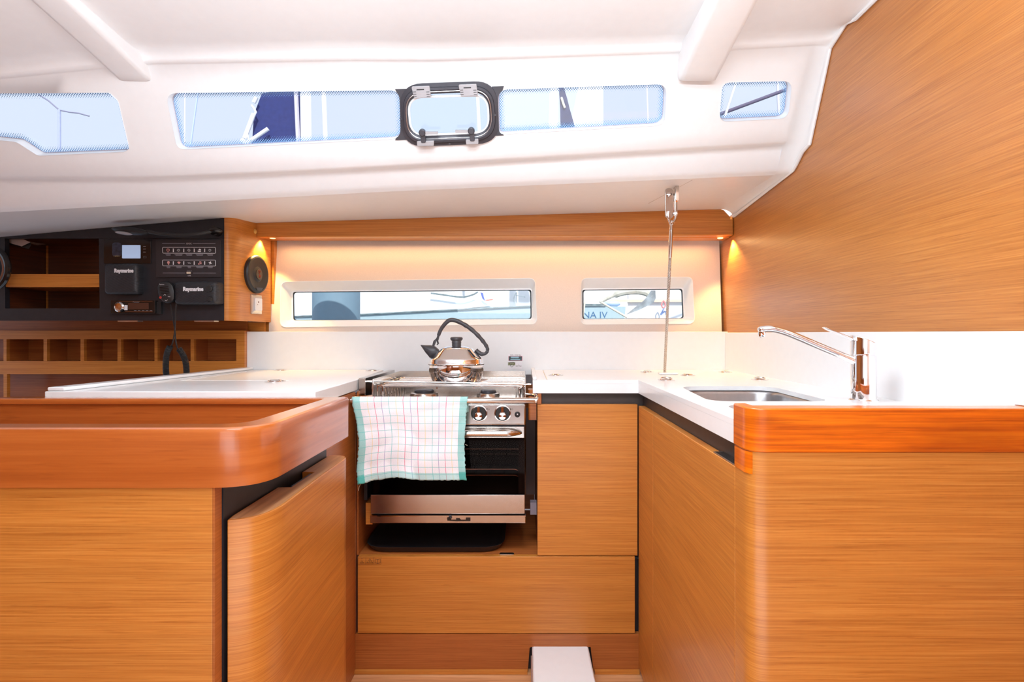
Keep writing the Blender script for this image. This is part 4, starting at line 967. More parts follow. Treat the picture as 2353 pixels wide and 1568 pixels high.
# knobs
for kx in (905, 1002, 1101, 1155):
    m = MB(); c = at(kx, 950.5, 1.719); m.lathe([(.0225, 0), (.0225, .006), (.0205, .010), (0, .010)], c, (0, -1, 0), 36); kn = part(st, 'knob', m, 'blackplastic', smooth=30)
    m = MB(); m.lathe([(.0120, 0), (.0122, .012), (.0105, .015), (0, .016)], c+Vector((0, -.010, -.005)), (0, -1, 0), 28); m.box(c.x-.0035, c.x+.0035, c.y-.024, c.y-.010, c.z, c.z+.0225); part(kn, 'grip', m, 'chrome', smooth=30)
    m = MB(); m.lathe([(.0255, 0), (.0255, .0012), (.023, .0016)], c, (0, -1, 0), 36); part(kn, 'collar', m, 'steel')
    m = MB(); m.lathe([(.0018, 0), (.0018, .0006)], at(kx+18, 940.5, 1.7195), (0, -1, 0), 10); m.tube([at(kx+22+1.6*math.cos(a), 941+1.6*math.sin(a), 1.7193) for a in [i*math.pi/4 for i in range(8)]], .0003, 4, closed=True); part(kn, 'dial_mark', m, 'printdark')
m = MB(); m.lathe([(.0085, 0), (.0085, .004), (.007, .005), (0, .005)], at(1189, 953, 1.719), (0, -1, 0), 24); ig = part(st, 'igniter_button', m, 'blackplastic')
m = MB(); m.lathe([(.0022, 0), (.0022, .001)], at(1189, 952.5, 1.7138), (0, -1, 0), 10); part(ig, 'spark_mark', m, 'print')
# towel rail
m = MB(); Yr = 1.672; zr = at(0, 921, Yr).z
m.tube([(at(806, 0, Yr).x, Yr, zr), (at(1226, 0, Yr).x, Yr, zr), (at(1231.5, 0, Yr).x, Yr+.003, zr)], .0088, 16); part(st, 'towel_rail', m, 'steel', smooth=60)
m = MB(); m.tube(catmull([(at(1232, 0, Yr).x, Yr+.002, zr), (at(1234, 0, Yr).x, Yr+.015, zr+.008), (at(1230, 0, Yr).x, 1.70, zr+.012), (SX1+.002, 1.735, zr+.012)], 5), .0045, 8); m.lathe([(.0095, 0), (.0095, .006)], (at(1229, 0, Yr).x, Yr, zr), (1, 0, 0), 16)
m.tube([(at(808, 0, Yr).x, Yr, zr), (at(806, 0, Yr).x, 1.70, zr+.004), (SX0, 1.735, zr+.006)], .005, 8); part(st, 'rail_bracket', m, 'steel')
# hob tray and upstands
hzt = zz(-.1425)
m = MB(); m.box(SX0+.002, SX1-.002, 1.735, 2.125, zz(-.205), zz(-.2)); part(st, 'hob_plate', m, 'steel')
m = MB(); m.box(SX0, SX1, 2.122, 2.1255, zz(-.2), hzt); m.box(SX0, SX0+.0025, 1.735, 2.122, zz(-.2), hzt); m.box(SX1-.0025, SX1, 1.735, 2.122, zz(-.2), hzt); part(st, 'upstand', m, 'steelb')
m = MB(); m.tube(catmull([(SX0+.001, 1.738, zz(-.2)), (SX0+.001, 1.738, hzt-.022), (SX0+.004, 1.738, hzt-.010), (SX0+.014, 1.738, hzt-.006), (SX1-.02, 1.738, zz(-.158)), (SX1-.008, 1.738, zz(-.162)), (SX1-.004, 1.738, zz(-.2))], 5), .0028, 8); part(st, 'front_bar', m, 'steel')
# pan grid
m = MB(); gz = zz(-.1655); gx0, gx1 = SX0+.05, SX1-.022
for i in range(8):
    y = 1.755+i*.048; m.tube(catmull([(gx0-.03, y, gz), (gx0, y, gz), (gx1-.012, y, gz), (gx1, y, gz-.008), (gx1+.003, y, gz-.030)], 3), .0034, 8)
for xx in (gx0-.02, gx0+.15, gx1-.14, gx1-.012): m.tube([(xx, 1.746, gz-.005), (xx, 2.10, gz-.005)], .0026, 8)
grid_ = part(st, 'pan_grid', m, 'steel', smooth=60)
for i in range(9):
    y = 1.745+i*.04; m = MB()
    m.tube(catmull([(SX0+.014, y, zz(-.198)), (SX0+.014, y, gz-.002), (SX0+.018, y, gz+.002), (SX0+.026, y, gz+.002), (SX0+.030, y, gz-.003), (SX0+.030, y, zz(-.198))], 3), .0022, 6); part(st, 'grid_prong', m, 'steel')
for bx_, by_, r in ((975, 903, .045), (1122, 904, .036), (1000, 873, .036), (1130, 872, .045)):
    c = onz(bx_, by_, zz(-.1915))+Vector((0, 0, -.006)); m = MB(); m.lathe([(r*1.05, -.008), (r*1.02, -.002), (r, 0), (r*.98, .006), (r*.80, .008), (r*.78, .005), (0, .005)], c, (0, 0, 1), 40)
    b_ = part(st, 'burner', m, 'steelb'); m = MB(); m.lathe([(r*.68, .004), (r*.70, .014), (r*.62, .017), (0, .017)], c, (0, 0, 1), 32); part(b_, 'burner_cap', m, 'hatchblack')
# gimbal plate
m = MB(); m.box(sx(838, 1.76)-.000, sx(838, 1.76)+.004, 1.755, 2.15, zz(-.20), ZT+.004); m.box(-.522, sx(838, 1.76), 1.755, 1.761, zz(-.19), ZT+.003); m.box(-.522, sx(838, 1.76), 1.762, 2.15, ZT+.000, ZT+.004)
gp = obj('gimbal_guard', m, 'steelb', bevel=.0008); tag(gp, 'thin steel guard plate between the left worktop and the stove', 'plate')
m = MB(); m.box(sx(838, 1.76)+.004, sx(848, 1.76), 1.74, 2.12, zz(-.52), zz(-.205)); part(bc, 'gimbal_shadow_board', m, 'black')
# side blocks
m = MB(); m.box(fx(837), SX0-.001, 1.742, 1.80, fz(1210), fz(1160)); part(bc, 'stop_block', m, 'teak')
m = MB(); m.slab(rpoly([(SX1+.008, 1.745), (fx(1233), 1.745), (fx(1233), 1.80), (SX1+.008, 1.80)], [.008, 0, 0, .008], 4), fz(968), fz(898)); part(bc, 'stop_block', m, 'teak_dark')
m = MB(); m.box(fx(1219), fx(1234), 1.79, 1.82, fz(1199), fz(1170)); part(bc, 'white_bracket', m, plain('lilac_bracket', srgb(140, 128, 138), .5))
m = MB(); m.box(SX1+.002, fx(1234), 2.02, 2.03, fz(1200), fz(968)); part(bc, 'gap_board', m, plain('brown_grey_board', srgb(110, 88, 84), .6))

# ------------------------------------------------------------------ kettle
kc = Vector((at(1049, 0, 1.88).x, 1.88, gz+.0027))
kt = thing('kettle', 'polished steel whistling kettle with black handle standing on the stove', 'kettle', kc)
KS = 1.0
prof = [(0, 0), (.070, 0), (.080, .004), (.086, .016), (.0915, .036), (.0925, .054), (.0925, .058), (.0955, .0595), (.0960, .0615), (.0930, .063), (.0915, .066), (.0910, .076), (.0885, .080), (.080, .086), (.0565, .1105), (.054, .1125), (.050, .1130)]
m = MB(); m.lathe(prof, kc, (0, 0, 1), 64); part(kt, 'body', m, 'chrome', smooth=35)
m = MB(); m.lathe([(.049, .113), (.0485, .1150), (.040, .1175), (.030, .1205), (.0, .122)], kc, (0, 0, 1), 48); lid = part(kt, 'lid', m, 'chrome', smooth=50)
m = MB(); m.lathe([(.0155, .1195), (.0155, .132), (.0165, .134), (.0150, .1375), (.019, .141), (.0212, .1445), (.0205, .149), (.017, .1515), (0, .1520)], kc, (0, 0, 1), 32); part(lid, 'lid_knob', m, 'kettleblack')
def kp(px, py, dy=0): p = at(px, py, 1.88); p.y += dy; return p
m = MB()
lo = []
for (xa, ya, xb, yb, w) in ((967, 793, 968, 796, .006), (978, 793.5, 978, 811, .014), (990, 793.5, 988, 823, .020), (1000, 796, 1000, 818, .020), (1008, 803, 1010, 812, .014)):
    a = kp(xa, ya); b = kp(xb, yb); mid_ = (a+b)/2; h = (a-b)/2
    lo.append([mid_+h*math.cos(t*math.pi/6)+Vector((0, w*math.sin(t*math.pi/6), 0)) for t in range(12)])
m.loft(lo, True, True, True); sp2 = part(kt, 'spout', m, 'kettleblack', smooth=50)
m = MB(); m.tube([kp(995, 797), kp(999, 785), kp(1003, 777), kp(1007, 790), kp(1004, 793)], [.004, .005, .0045, .003, .002], 8); part(sp2, 'whistle_lever', m, 'kettleblack')
hp = catmull([kp(1005, 782), kp(1008, 770), kp(1014, 756), kp(1024, 743), kp(1034, 736), kp(1047, 737), kp(1065, 745), kp(1083, 757), kp(1101, 774), kp(1114, 790), kp(1120, 801), kp(1119, 809), kp(1112, 814), kp(1101, 811), kp(1094, 804)], 6)
rs_ = []
for i, p in enumerate(hp):
    u = i/(len(hp)-1); r = .0054+.0020*math.sin(math.pi*min(1, u*1.3))
    if .38 < u < .80: r += .0006*math.sin((u-.38)*2*math.pi*18)
    if u > .86: r = .0062
    if u < .06: r = .004
    rs_.append(r)
m = MB(); m.tube(hp, rs_, 12, up=(0, 1, 0), flat=1.35); part(kt, 'handle', m, 'kettleblack', smooth=60)
m = MB(); m.ball(kp(1103, 812), .014, .010, .007, 14, 8, Matrix.Rotation(R(40), 3, 'Y')); part(kt, 'handle_foot', m, 'kettleblack')

# ------------------------------------------------------------------ tea towel
def towelmat():
    m, nt, b = newmat('checked_cotton'); L = nt.links
    uv = nt.nodes.new('ShaderNodeUVMap'); uv.uv_map = 'UVMap'; sx_ = nt.nodes.new('ShaderNodeSeparateXYZ'); L.new(uv.outputs[0], sx_.inputs[0])
    col = None
    base = nt.nodes.new('ShaderNodeRGB'); base.outputs[0].default_value = (*srgb(240, 236, 240), 1); col = base.outputs[0]
    def mth(op, a, b_=None):
        n = nt.nodes.new('ShaderNodeMath'); n.operation = op
        if hasattr(a, 'links'): L.new(a, n.inputs[0])
        else: n.inputs[0].default_value = a
        if b_ is not None:
            if hasattr(b_, 'links'): L.new(b_, n.inputs[1])
            else: n.inputs[1].default_value = b_
        return n.outputs[0]
    def over(c, fac, k=1.0):
        nonlocal col
        mx = nt.nodes.new('ShaderNodeMix'); mx.data_type = 'RGBA'; L.new(mth('MULTIPLY', fac, k), mx.inputs[0]); L.new(col, mx.inputs[6]); mx.inputs[7].default_value = (*c, 1); col = mx.outputs[2]
    U, V = sx_.outputs[0], sx_.outputs[1]
    def line(ax, c0, w): return mth('LESS_THAN', mth('ABSOLUTE', mth('SUBTRACT', ax, c0)), w)
    teal = srgb(98, 190, 182); Y_ = srgb(244, 214, 160); P = srgb(226, 92, 128); V_ = srgb(168, 150, 190); G = srgb(130, 196, 196)
    for x, c in ((.13, Y_), (.19, P), (.252, V_), (.315, G), (.378, Y_), (.441, P), (.504, V_), (.566, P), (.628, Y_), (.695, G), (.755, V_), (.817, P), (.878, Y_)): over(c, line(U, x, .0027), .85)
    for i in range(11): over(G, line(V, .075+i*.086, .0032), .75)
    over(teal, mth('LESS_THAN', U, .066), .68); over(teal, mth('GREATER_THAN', U, .935), .68); over(teal, mth('GREATER_THAN', V, .915), .5)
    over(srgb(60, 178, 165), mth('MULTIPLY', mth('GREATER_THAN', V, .9), mth('GREATER_THAN', mth('ABSOLUTE', mth('SUBTRACT', U, .5)), .435)), .6)
    n = nt.nodes.new('ShaderNodeTexNoise'); n.inputs['Scale'].default_value = 140; n.inputs['Detail'].default_value = 3; L.new(uv.outputs[0], n.inputs['Vector'])
    r = ramp(nt, [(.35, (.86, .86, .87)), (.6, (1, 1, 1))]); L.new(n.outputs['Fac'], r.inputs[0])
    mx = nt.nodes.new('ShaderNodeMix'); mx.data_type = 'RGBA'; mx.blend_type = 'MULTIPLY'; mx.inputs[0].default_value = .7; L.new(col, mx.inputs[6]); L.new(r.outputs[0], mx.inputs[7])
    L.new(mx.outputs[2], b.inputs['Base Color']); b.inputs['Roughness'].default_value = .95; b.inputs['Specular IOR Level'].default_value = .1
    bp = nt.nodes.new('ShaderNodeBump'); bp.inputs['Strength'].default_value = .5; bp.inputs['Distance'].default_value = .001; L.new(n.outputs['Fac'], bp.inputs['Height']); L.new(bp.outputs[0], b.inputs['Normal'])
    return m
m = MB(); NU, NV = 60, 56
def edge_l(v): return 808+10*min(1, v*4)-3*math.sin(v*9)+6*v
def edge_r(v): return 1075-8*math.sin(min(1, v*1.3)*math.pi*.5)*(1 if v < .7 else 1-(v-.7)*2.2)
for j in range(NV+1):
    for i in range(NU+1):
        u = i/NU; v = j/NV
        xl, xr_ = edge_l(max(v, 0)), edge_r(max(v, 0)); px = xl+(xr_-xl)*u+(random.uniform(-1.3, 1.3) if i in (0, NU) else 0)
        bot = 1104+10*math.exp(-((u)/.10)**2)-6*math.exp(-((u-.36)/.13)**2)+(random.uniform(-1, 1) if j == NV else 0)
        py = 909+(bot-909)*v
        wv = .007*math.sin(u*9+1.2)*v+.004*math.sin(u*21+2)*v+.0025*math.sin(v*14+u*5)
        if v < .06:                                    # wraps over the rail
            a = (v/.06)*math.pi/2; Y = Yr-.0115*math.sin(a); z = zr+.0115*math.cos(a); X = at(px, 0, Yr-.0115).x; m.v.append(Vector((X, Y, z)))
        else:
            Y = Yr-.0118-abs(wv)*1.0; m.v.append(at(px, py+0, Y))
        m.uv[len(m.v)-1] = (u, v)
for j in range(NV):
    for i in range(NU): a = j*(NU+1)+i; m.f.append((a, a+1, a+NU+2, a+NU+1))
base_n = len(m.v)                                     # short fall behind the rail
for j in range(7):
    for i in range(NU+1):
        u = i/NU; xl, xr_ = edge_l(0), edge_r(0); px = xl+(xr_-xl)*u; X = at(px, 0, Yr-.0115).x
        if j < 3: a = (j)/2*math.pi/2; p = Vector((X, Yr+.0115*math.sin(a), zr+.0115*math.cos(a)))
        else: p = Vector((X, Yr+.0115, zr-.009*(j-2)))
        m.v.append(p); m.uv[len(m.v)-1] = (u, .005+j*.008)
for j in range(6):
    for i in range(NU): a = base_n+j*(NU+1)+i; m.f.append((a, a+1, a+NU+2, a+NU+1))
tw = obj('tea_towel', m, towelmat(), smooth=80, recalc=False, solid=.0016)
tag(tw, 'checked white tea towel with turquoise borders hanging over the stove rail', 'towel')
m = MB()
for a in ([(826, 1108), (828, 1114), (825, 1120), (824, 1128)], [(1069, 1022), (1074, 1024)], [(846, 1104), (858, 1102), (862, 1098)]): m.tube([at(x, y, 1.655) for x, y in a], .0006, 4)
obj('loose_thread', m, 'rope', tw)
tw.children[0].data.transform(Matrix.Translation(Vector(tw.location)*-0))

# ------------------------------------------------------------------ wall stickers
def sticker(name, x0, y0, x1, y1, label):
    t = thing(name, label, 'label', at((x0+x1)/2, y1, 2.219)); m = MB(); a = at(x0, y0, 2.219); b = at(x1, y1, 2.219); m.box(a.x, b.x, 2.2185, 2.2197, b.z, a.z); part(t, 'paper', m, 'paper'); return t
t = sticker('oven_label', 1167, 814, 1200.5, 831, 'small white label with a blue-green picture and red outline behind the kettle')
Ys = 2.2182
m = MB(); a = at(1168.5, 819, Ys); b = at(1200, 829.5, Ys); m.box(a.x, b.x, Ys, Ys+.0003, b.z, a.z); part(t, 'red_outline', m, plain('red_edge', srgb(170, 50, 70), .5))
m = MB(); a = at(1169.5, 819.6, Ys); b = at(1199, 828.8, Ys); m.box(a.x, b.x, Ys-.0003, Ys, b.z, a.z); part(t, 'picture', m, plain('teal_photo', srgb(52, 78, 84), .4, noise=.5, nscale=60))
m = MB(); a = at(1174, 820, Ys); b = at(1192, 823.5, Ys); m.box(a.x, b.x, Ys-.0006, Ys-.0003, b.z, a.z); a = at(1173, 825.5, Ys); b = at(1195, 828, Ys); m.box(a.x, b.x, Ys-.0006, Ys-.0003, b.z, a.z); part(t, 'picture_highlight', m, plain('pale_blue_photo', srgb(150, 190, 205), .4))
screen_text(t, 'lettering', 'OVEN - COOK 38ml', 1172, 817.5, 2.6, Ys, 'printdark', width=25)
t = sticker('kettle_label', 1167, 832.5, 1199, 849, 'small white label with a koala-like round drawing and the word KETTLE')
t['label'] = 'small white label reading KETTLE, under the picture label above the stove'
m = MB(); a = at(1167.3, 833, Ys); b = at(1184, 840, Ys); m.box(a.x, b.x, Ys, Ys+.0003, b.z, a.z); part(t, 'picture', m, plain('olive_photo', srgb(140, 140, 110), .5))
m = MB(); m.tube([at(x, y, Ys-.0004) for x, y in ((1171.5, 833.4), (1181, 833.2), (1182, 836), (1180, 839), (1179, 842), (1176, 843.6), (1173, 841.5), (1172.6, 838), (1171, 836))], .0008, 5, closed=True); m.lathe([(.0016, 0), (.0016, .0004)], at(1176, 837.5, Ys), (0, -1, 0), 8); part(t, 'drawing', m, 'printdark')
screen_text(t, 'lettering', 'KETTLE', 1185.2, 843, 3.0, Ys-.0002, 'printdark', width=12.6)
screen_text(t, 'lettering', '1', 1191.5, 839, 2.4, Ys-.0002, 'printdark')

# ------------------------------------------------------------------ wire stay
t = thing('wire_stay', 'stainless steel rigging wire with toggle from the deckhead to the worktop', 'rigging', at(1527, 855, 2.09))
Yt = 1.79; zu_ = und(at(1545, 0, Yt).x, Yt)
m = MB(); p = at(1545, 432, Yt); m.rbox(at(1549, 0, Yt+.006).x, at(1557, 0, Yt+.006).x, Yt-.012, Yt+.022, at(0, 463, Yt).z, at(0, 424, Yt).z, .003); part(t, 'chainplate', m, 'steelb', bevel=.001)
def link(xc, y0, y1, w, Y, tilt):
    m = MB(); pl_ = rpoly([(-w, y0), (w, y0), (w, y1), (-w, y1)], w*.9, 8); s = Y/F
    L = []
    for d in (-.0022, .0022):
        L.append([Vector((at(xc, 0, Y).x+u*s*math.cos(tilt)+d*math.sin(tilt), Y+u*s*math.sin(tilt)-d*math.cos(tilt), at(0, v, Y).z)) for u, v in pl_])
    m.loft(L, True, True, True); return m
part(t, 'toggle_plate', link(1537.5, 433, 502, 10.5, Yt-.008, R(18)), 'steelb', bevel=.0008)
part(t, 'toggle_plate', link(1553, 432, 499, 8.5, Yt+.004, R(62)), 'steelb', bevel=.0008)
m = MB(); m.lathe([(.0075, 0), (.0075, .005), (.006, .006), (0, .006)], at(1536, 448, Yt-.010), (-.3, -1, 0), 20); m.lathe([(.0078, 0), (.0078, .005), (.006, .006), (0, .006)], at(1552, 492, Yt-.004), (-.2, -1, 0), 20); m.tube([at(1537, 447, Yt-.01), at(1556, 449, Yt+.016)], .005, 10); part(t, 'pins', m, 'steel')
m = MB()
m.tube(catmull([at(1537, 486, Yt-.014), at(1536, 500, Yt-.015), at(1540, 512, Yt-.010), at(1542, 516, Yt-.008)], 5), .0042, 10); m.tube(catmull([at(1553, 495, Yt+.002), at(1551, 505, Yt), at(1545, 514, Yt-.005)], 5), .0045, 10); m.ball(at(1543, 512, Yt-.006), .009, .006, .008)
part(t, 'eye', m, 'steel')
w0 = at(1543, 512, Yt-.002); w1 = at(1539.5, 592, 1.845); w2 = at(1527, 857, 2.085)
m = MB(); pm = w0.lerp(w1, .18); m.tube([w0, pm], .0056, 14); m.tube([pm, pm.lerp(w1, .02), pm.lerp(w1, .97), w1], [.0062, .0066, .0062, .0056], 14); part(t, 'swaged_terminal', m, 'steel', smooth=50)
m = MB(); d = (w2-w1); Ld = d.length; dn = d.normalized(); ax = Vector((0, 1, 0)); ax = (ax-dn*ax.dot(dn)).normalized(); ay = dn.cross(ax)
for s in range(7):
    if s == 6: m.tube([w1, w2], .0030, 6); break
    ph = s*math.pi/3; m.tube([w1+d*(i/90)+ax*.0034*math.cos(ph+i*.55)+ay*.0034*math.sin(ph+i*.55) for i in range(91)], .0019, 6)
part(t, 'wire', m, 'steelb', smooth=60)
m = MB(); c = onz(1535, 861, ZT); m.box(c.x-.032, c.x+.032, c.y-.014, c.y+.016, ZT+.0005, ZT+.007); part(t, 'deck_pad', m, 'corian', bevel=.002)
m = MB(); q0 = Vector((at(1585, 0, 1.74).x, 1.715, und(at(1585, 0, 1.74).x, 1.715)-.0004)); q1 = Vector((at(1493, 0, 2.0).x, 2.02, und(at(1493, 0, 2.0).x, 2.02)-.0004)); m.tube([q0, q1], .0006, 4); struct('trim_7', m, plain('thin_seam', srgb(170, 150, 135), .6))

# ------------------------------------------------------------------ warm LED strips under the beam
warm = (1, .62, .22)
area('led_strip', (-.12, 2.245, zz(.372)), (R(-6), 0, 0), 1.75, .02, 1.8, (1, .62, .28))
spot('led_left', (-1.024, 2.185, zz(.370)), (-1.044, 2.17, zz(.10)), 9, warm, 95, .45)
spot('led_right', (.793, 2.175, zz(.370)), (.812, 2.12, zz(.10)), 9, warm, 95, .45)
for nm, x, y, z, lb in (('led_downlight', -.99, 2.19, zz(.3765), 'tiny warm downlight under the left end of the beam'), ('led_downlight', .77, 2.19, zz(.3765), 'tiny warm downlight under the right end of the beam')):
    m = MB(); m.lathe([(.011, .001), (.011, -.002), (.008, -.003), (0, -.003)], (x, y, z), (0, 0, 1), 16)
    tag(obj(nm, m, plain('warm_led', (1, .8, .5), .4, emit=((1, .7, .3), 2.0))), lb, 'light')

# ------------------------------------------------------------------ the marina outside
def ex(name, mb, mat, label, cat, **k): return tag(obj(name, mb, mat, **k), label, cat)
def pole(x0, y0, x1, y1, Y, w, name, label, cat, mat='mast', ext=.35, n=12):
    a = at(x0, y0, Y); b = at(x1, y1, Y); d = b-a; e2 = ext
    if name != 'mooring_rope' and b.z > 1.5 and Y > 4: e2 = (b.z-.12)/max(.01, a.z-b.z)
    m = MB(); m.tube([a-d*ext, b+d*e2], w*Y/F/2, n); return ex(name, m, mat, label, cat, smooth=60)
# seen through the coachroof windows
t = thing('sail_cover', 'navy blue canvas cover seen through the left long window', 'cover', at(640, 345, 5.04))
m = MB(); q = [(577, 345), (582, 262), (600, 215), (672, 200), (694, 200), (694, 345)]; L = []
for dy, k in ((0, .96), (.01, 1.0), (.06, 1.0), (.07, .96)): L.append([at(635+(x-635)*k, y, 5.04)+Vector((0, dy, 0)) for x, y in q])
m.loft(L, True, True, True); part(t, 'canvas', m, 'navy')
m = MB()
for a, w in ((((589, 224), (583, 236)), 9), (((583, 262), (562, 318)), 10), (((616, 296), (566, 330)), 9), (((556, 322), (572, 338)), 12)): m.tube([at(x, y, 4.98) for x, y in a], w*4.98/F/2, 10)
m.tube([at(x, y, 4.98) for x, y in ((578, 242), (584, 250), (588, 258), (582, 268))], .01, 6); m.tube([at(568, 300, 4.98), at(572, 330, 4.98)], .006, 6)
part(t, 'batten_ends', m, 'mast')
m = MB(); m.tube([at(679, 190, 5.0), at(686, 350, 5.0)], .02, 6); part(t, 'edge_rope', m, plain('grey_edge', srgb(205, 200, 215), .8))
pole(702, 190, 704, 345, 5.0, 24, 'mast', 'broad white mast right of the navy cover in the long window', 'mast', n=20)
pole(743, 190, 749, 345, 5.0, 10, 'mast', 'narrow white mast, rightmost in the left long window', 'mast')
pole(425, 190, 424, 350, 6.0, 3, 'rigging_wire', 'pale upright wire at the left end of the long window', 'wire', plain('pale_pink_wire', srgb(232, 222, 235), .6), n=6)
pole(458, 190, 436, 350, 6.0, 4, 'rigging_wire', 'bluish slanting wire at the left end of the long window', 'wire', plain('blue_wire', srgb(190, 208, 240), .6), n=6)
t = thing('spreader_mast', 'pale distant mast with a forked top in the leftmost window', 'mast', at(137, 400, 7))
m = MB(); m.tube([at(136.5, 252, 7), at(138, 955, 7)], .016, 8); part(t, 'mast', m, plain('lilac_mast', srgb(176, 184, 216), .5))
m = MB(); m.tube([at(90, 218, 7), at(112, 232, 7), at(136, 253, 7)], .009, 6); m.tube([at(136, 253, 7), at(160, 258, 7), at(180, 260, 7), at(205, 267, 7)], .008, 6); part(t, 'spreaders', m, plain('grey_spreader', srgb(140, 140, 165), .6))
pole(1273, 180, 1271, 330, 5.0, 22, 'mast', 'white mast left of the dark pennant in the right long window', 'mast', n=20)
t = thing('pennant', 'dark navy folded pennant beside a white mast in the right long window', 'flag', at(1303, 300, 5.0))
m = MB(); q = [(1284, 200), (1295, 200), (1303, 225), (1309, 250), (1318, 280), (1322, 298), (1288, 296), (1287, 250)]; m.loft([[at(x, y, 5.0) for x, y in q], [at(x, y, 5.05) for x, y in q]], True, True, True); part(t, 'cloth', m, plain('dark_navy', srgb(58, 60, 96), .8, noise=.25, nscale=12))
m = MB(); m.tube([at(1290, 224, 4.985), at(1295, 240, 4.985), at(1298, 248, 4.985)], .010, 6); part(t, 'cord', m, 'rope')
m = MB(); q = [(1330, 196), (1386, 194), (1386, 985), (1345, 985), (1335, 330), (1250, 330), (1250, 305), (1310, 292)]; m.loft([[at(x, y, 5.6) for x, y in q], [at(x, y, 5.9) for x, y in q]], True, True, True)
ex('furled_sail', m, 'mast', 'broad white sail bundle in the right long window', 'sail')
pole(1486, 185, 1490, 300, 6, 3, 'rigging_wire', 'single thin wire near the right end of the right long window', 'wire', plain('pinkish_wire', srgb(240, 228, 236), .6), n=6)
pole(1097, 215, 1102, 320, 5.4, 8, 'mast', 'white mast seen through the opening porthole', 'mast')
pole(1656, 262, 1812, 204, 3.2, 8, 'mooring_rope', 'dark twisted rope slanting across the smallest window', 'rope', 'ropedark', n=10)
pole(1691, 190, 1663, 276, 3.0, 6, 'rigging_wire', 'pale slanting wire crossing the dark rope in the smallest window', 'wire', plain('grey_stay', srgb(222, 222, 222), .6), n=8)
pole(1786, 186, 1790, 270, 3.6, 6, 'rigging_wire', 'pale upright wire at the right of the smallest window', 'wire', plain('lilac_stay', srgb(225, 225, 238), .6), n=8)
# seen through the hull windows
wm = MB(); wm.box(-12, 8, 2.6, 14, .0, .1); struct('floor_water', wm, plain('harbour_water', srgb(60, 90, 100), .15))
m = MB(); c = at(773, 0, 2.95); m.lathe([(.02, -.46), (.06, -.45), (.105, -.38), (.121, -.28), (.121, .30), (.105, .36), (.05, .42), (.02, .46)], (c.x, c.y, zz(.10)), (0, 0, 1), 40); m.tube([(c.x, c.y, zz(.55)), (c.x, c.y-.2, zz(.72)), (c.x, 2.62, zz(.50))], .006, 6)
ex('boat_fender', m, 'fender', 'large grey-blue cylinder fender hanging outside the long hull window', 'fender', smooth=60)
nbt = thing('neighbour_boat', 'white and pale teal boat hull moored outside the long hull window', 'boat', at(950, 800, 4))
m = MB(); q = [(560, 732), (830, 725), (1000, 716), (1225, 705), (1262, 703), (1262, 1060), (560, 1060)]; m.loft([[at(x, y, 4.0) for x, y in q], [at(x, y, 4.0)+Vector((0, .9, 0)) for x, y in q]], True, True, True); part(nbt, 'topsides', m, 'hullteal')
m = MB(); m.tube([at(x, y, 3.99) for x, y in ((560, 731), (830, 723), (1000, 714.5), (1225, 703.5), (1262, 702))], .006, 6); part(nbt, 'rubbing_strake', m, 'hullgrey')
m = MB(); q = [(560, 722), (600, 690), (700, 668), (900, 664), (1110, 692), (1125, 703), (1000, 716), (830, 724), (560, 731)]; m.loft([[at(x, y, 4.15) for x, y in q], [at(x, y, 4.15)+Vector((0, .8, 0)) for x, y in q]], True, True, True); part(nbt, 'cabin', m, 'hullwhite', smooth=30)
m = MB(); m.tube(catmull([at(990, 674, 4.1), at(1020, 678, 4.1), at(1060, 683, 4.1), at(1085, 678, 4.1), at(1098, 671, 4.1)], 5), .006, 6); part(nbt, 'boot_line', m, 'hullgrey')
m = MB(); m.tube(catmull([at(1187, 672, 4.2), at(1182, 680, 4.2), at(1181, 690, 4.2), at(1183, 698, 4.2)], 4), .004, 6); m.tube([at(1187, 672, 4.2), at(1187, 697, 4.2)], .003, 6); m.tube([at(1185, 679, 4.2), at(1207, 683, 4.2)], .003, 5); part(nbt, 'pulpit', m, 'anchor')
m = MB()
for k in range(7): m.tube([at(1128+k*4+3*math.cos(a), 697+2*math.sin(a*1.0)+(k % 3)*1.5-3, 4.1) for a in [i*.9 for i in range(7)]], .005, 5, closed=True)
ex('coiled_line', m, 'rope', 'loose coil of pale line on the deck of the neighbouring boat', 'rope')
m = MB(); q = [(1104, 672), (1110, 674), (1112, 684), (1116, 694), (1108, 686)]; m.loft([[at(x, y, 4.12) for x, y in q], [at(x, y, 4.14) for x, y in q]], True, True, True)
ex('ensign', m, plain('blue_red_cloth', srgb(90, 110, 190), .7), 'small blue cloth on the neighbouring boat', 'flag')
m = MB(); q = [(1114, 690), (1132, 687), (1133, 690), (1118, 693)]; m.loft([[at(x, y, 4.12) for x, y in q], [at(x, y, 4.14) for x, y in q]], True, True, True)
ex('red_cushion', m, plain('red_cloth', srgb(226, 130, 120), .7), 'small red strip beside the blue cloth on the neighbouring boat', 'cushion')
m = MB(); q = [(480, 662), (900, 650), (1700, 640), (1700, 955), (480, 955)]; m.loft([[at(x, y, 6.6) for x, y in q], [at(x, y, 8.0) for x, y in q]], True, True, True)
ex('moored_ship', m, 'hullwhite', 'tall white hull filling the background behind the moored boats', 'boat')
bow = thing('teal_boat_bow', 'pale teal boat bow lettered NA IV outside the small hull window', 'boat', at(1390, 760, 3.6))
m = MB(); q = [(1300, 702), (1340, 703), (1395, 704), (1438, 705), (1432, 760), (1400, 1100), (1300, 1100)]; m.loft([[at(x, y, 3.6) for x, y in q], [at(x, y, 3.6)+Vector((0, .8, 0)) for x, y in q]], True, True, True); part(bow, 'topsides', m, 'hullteal')
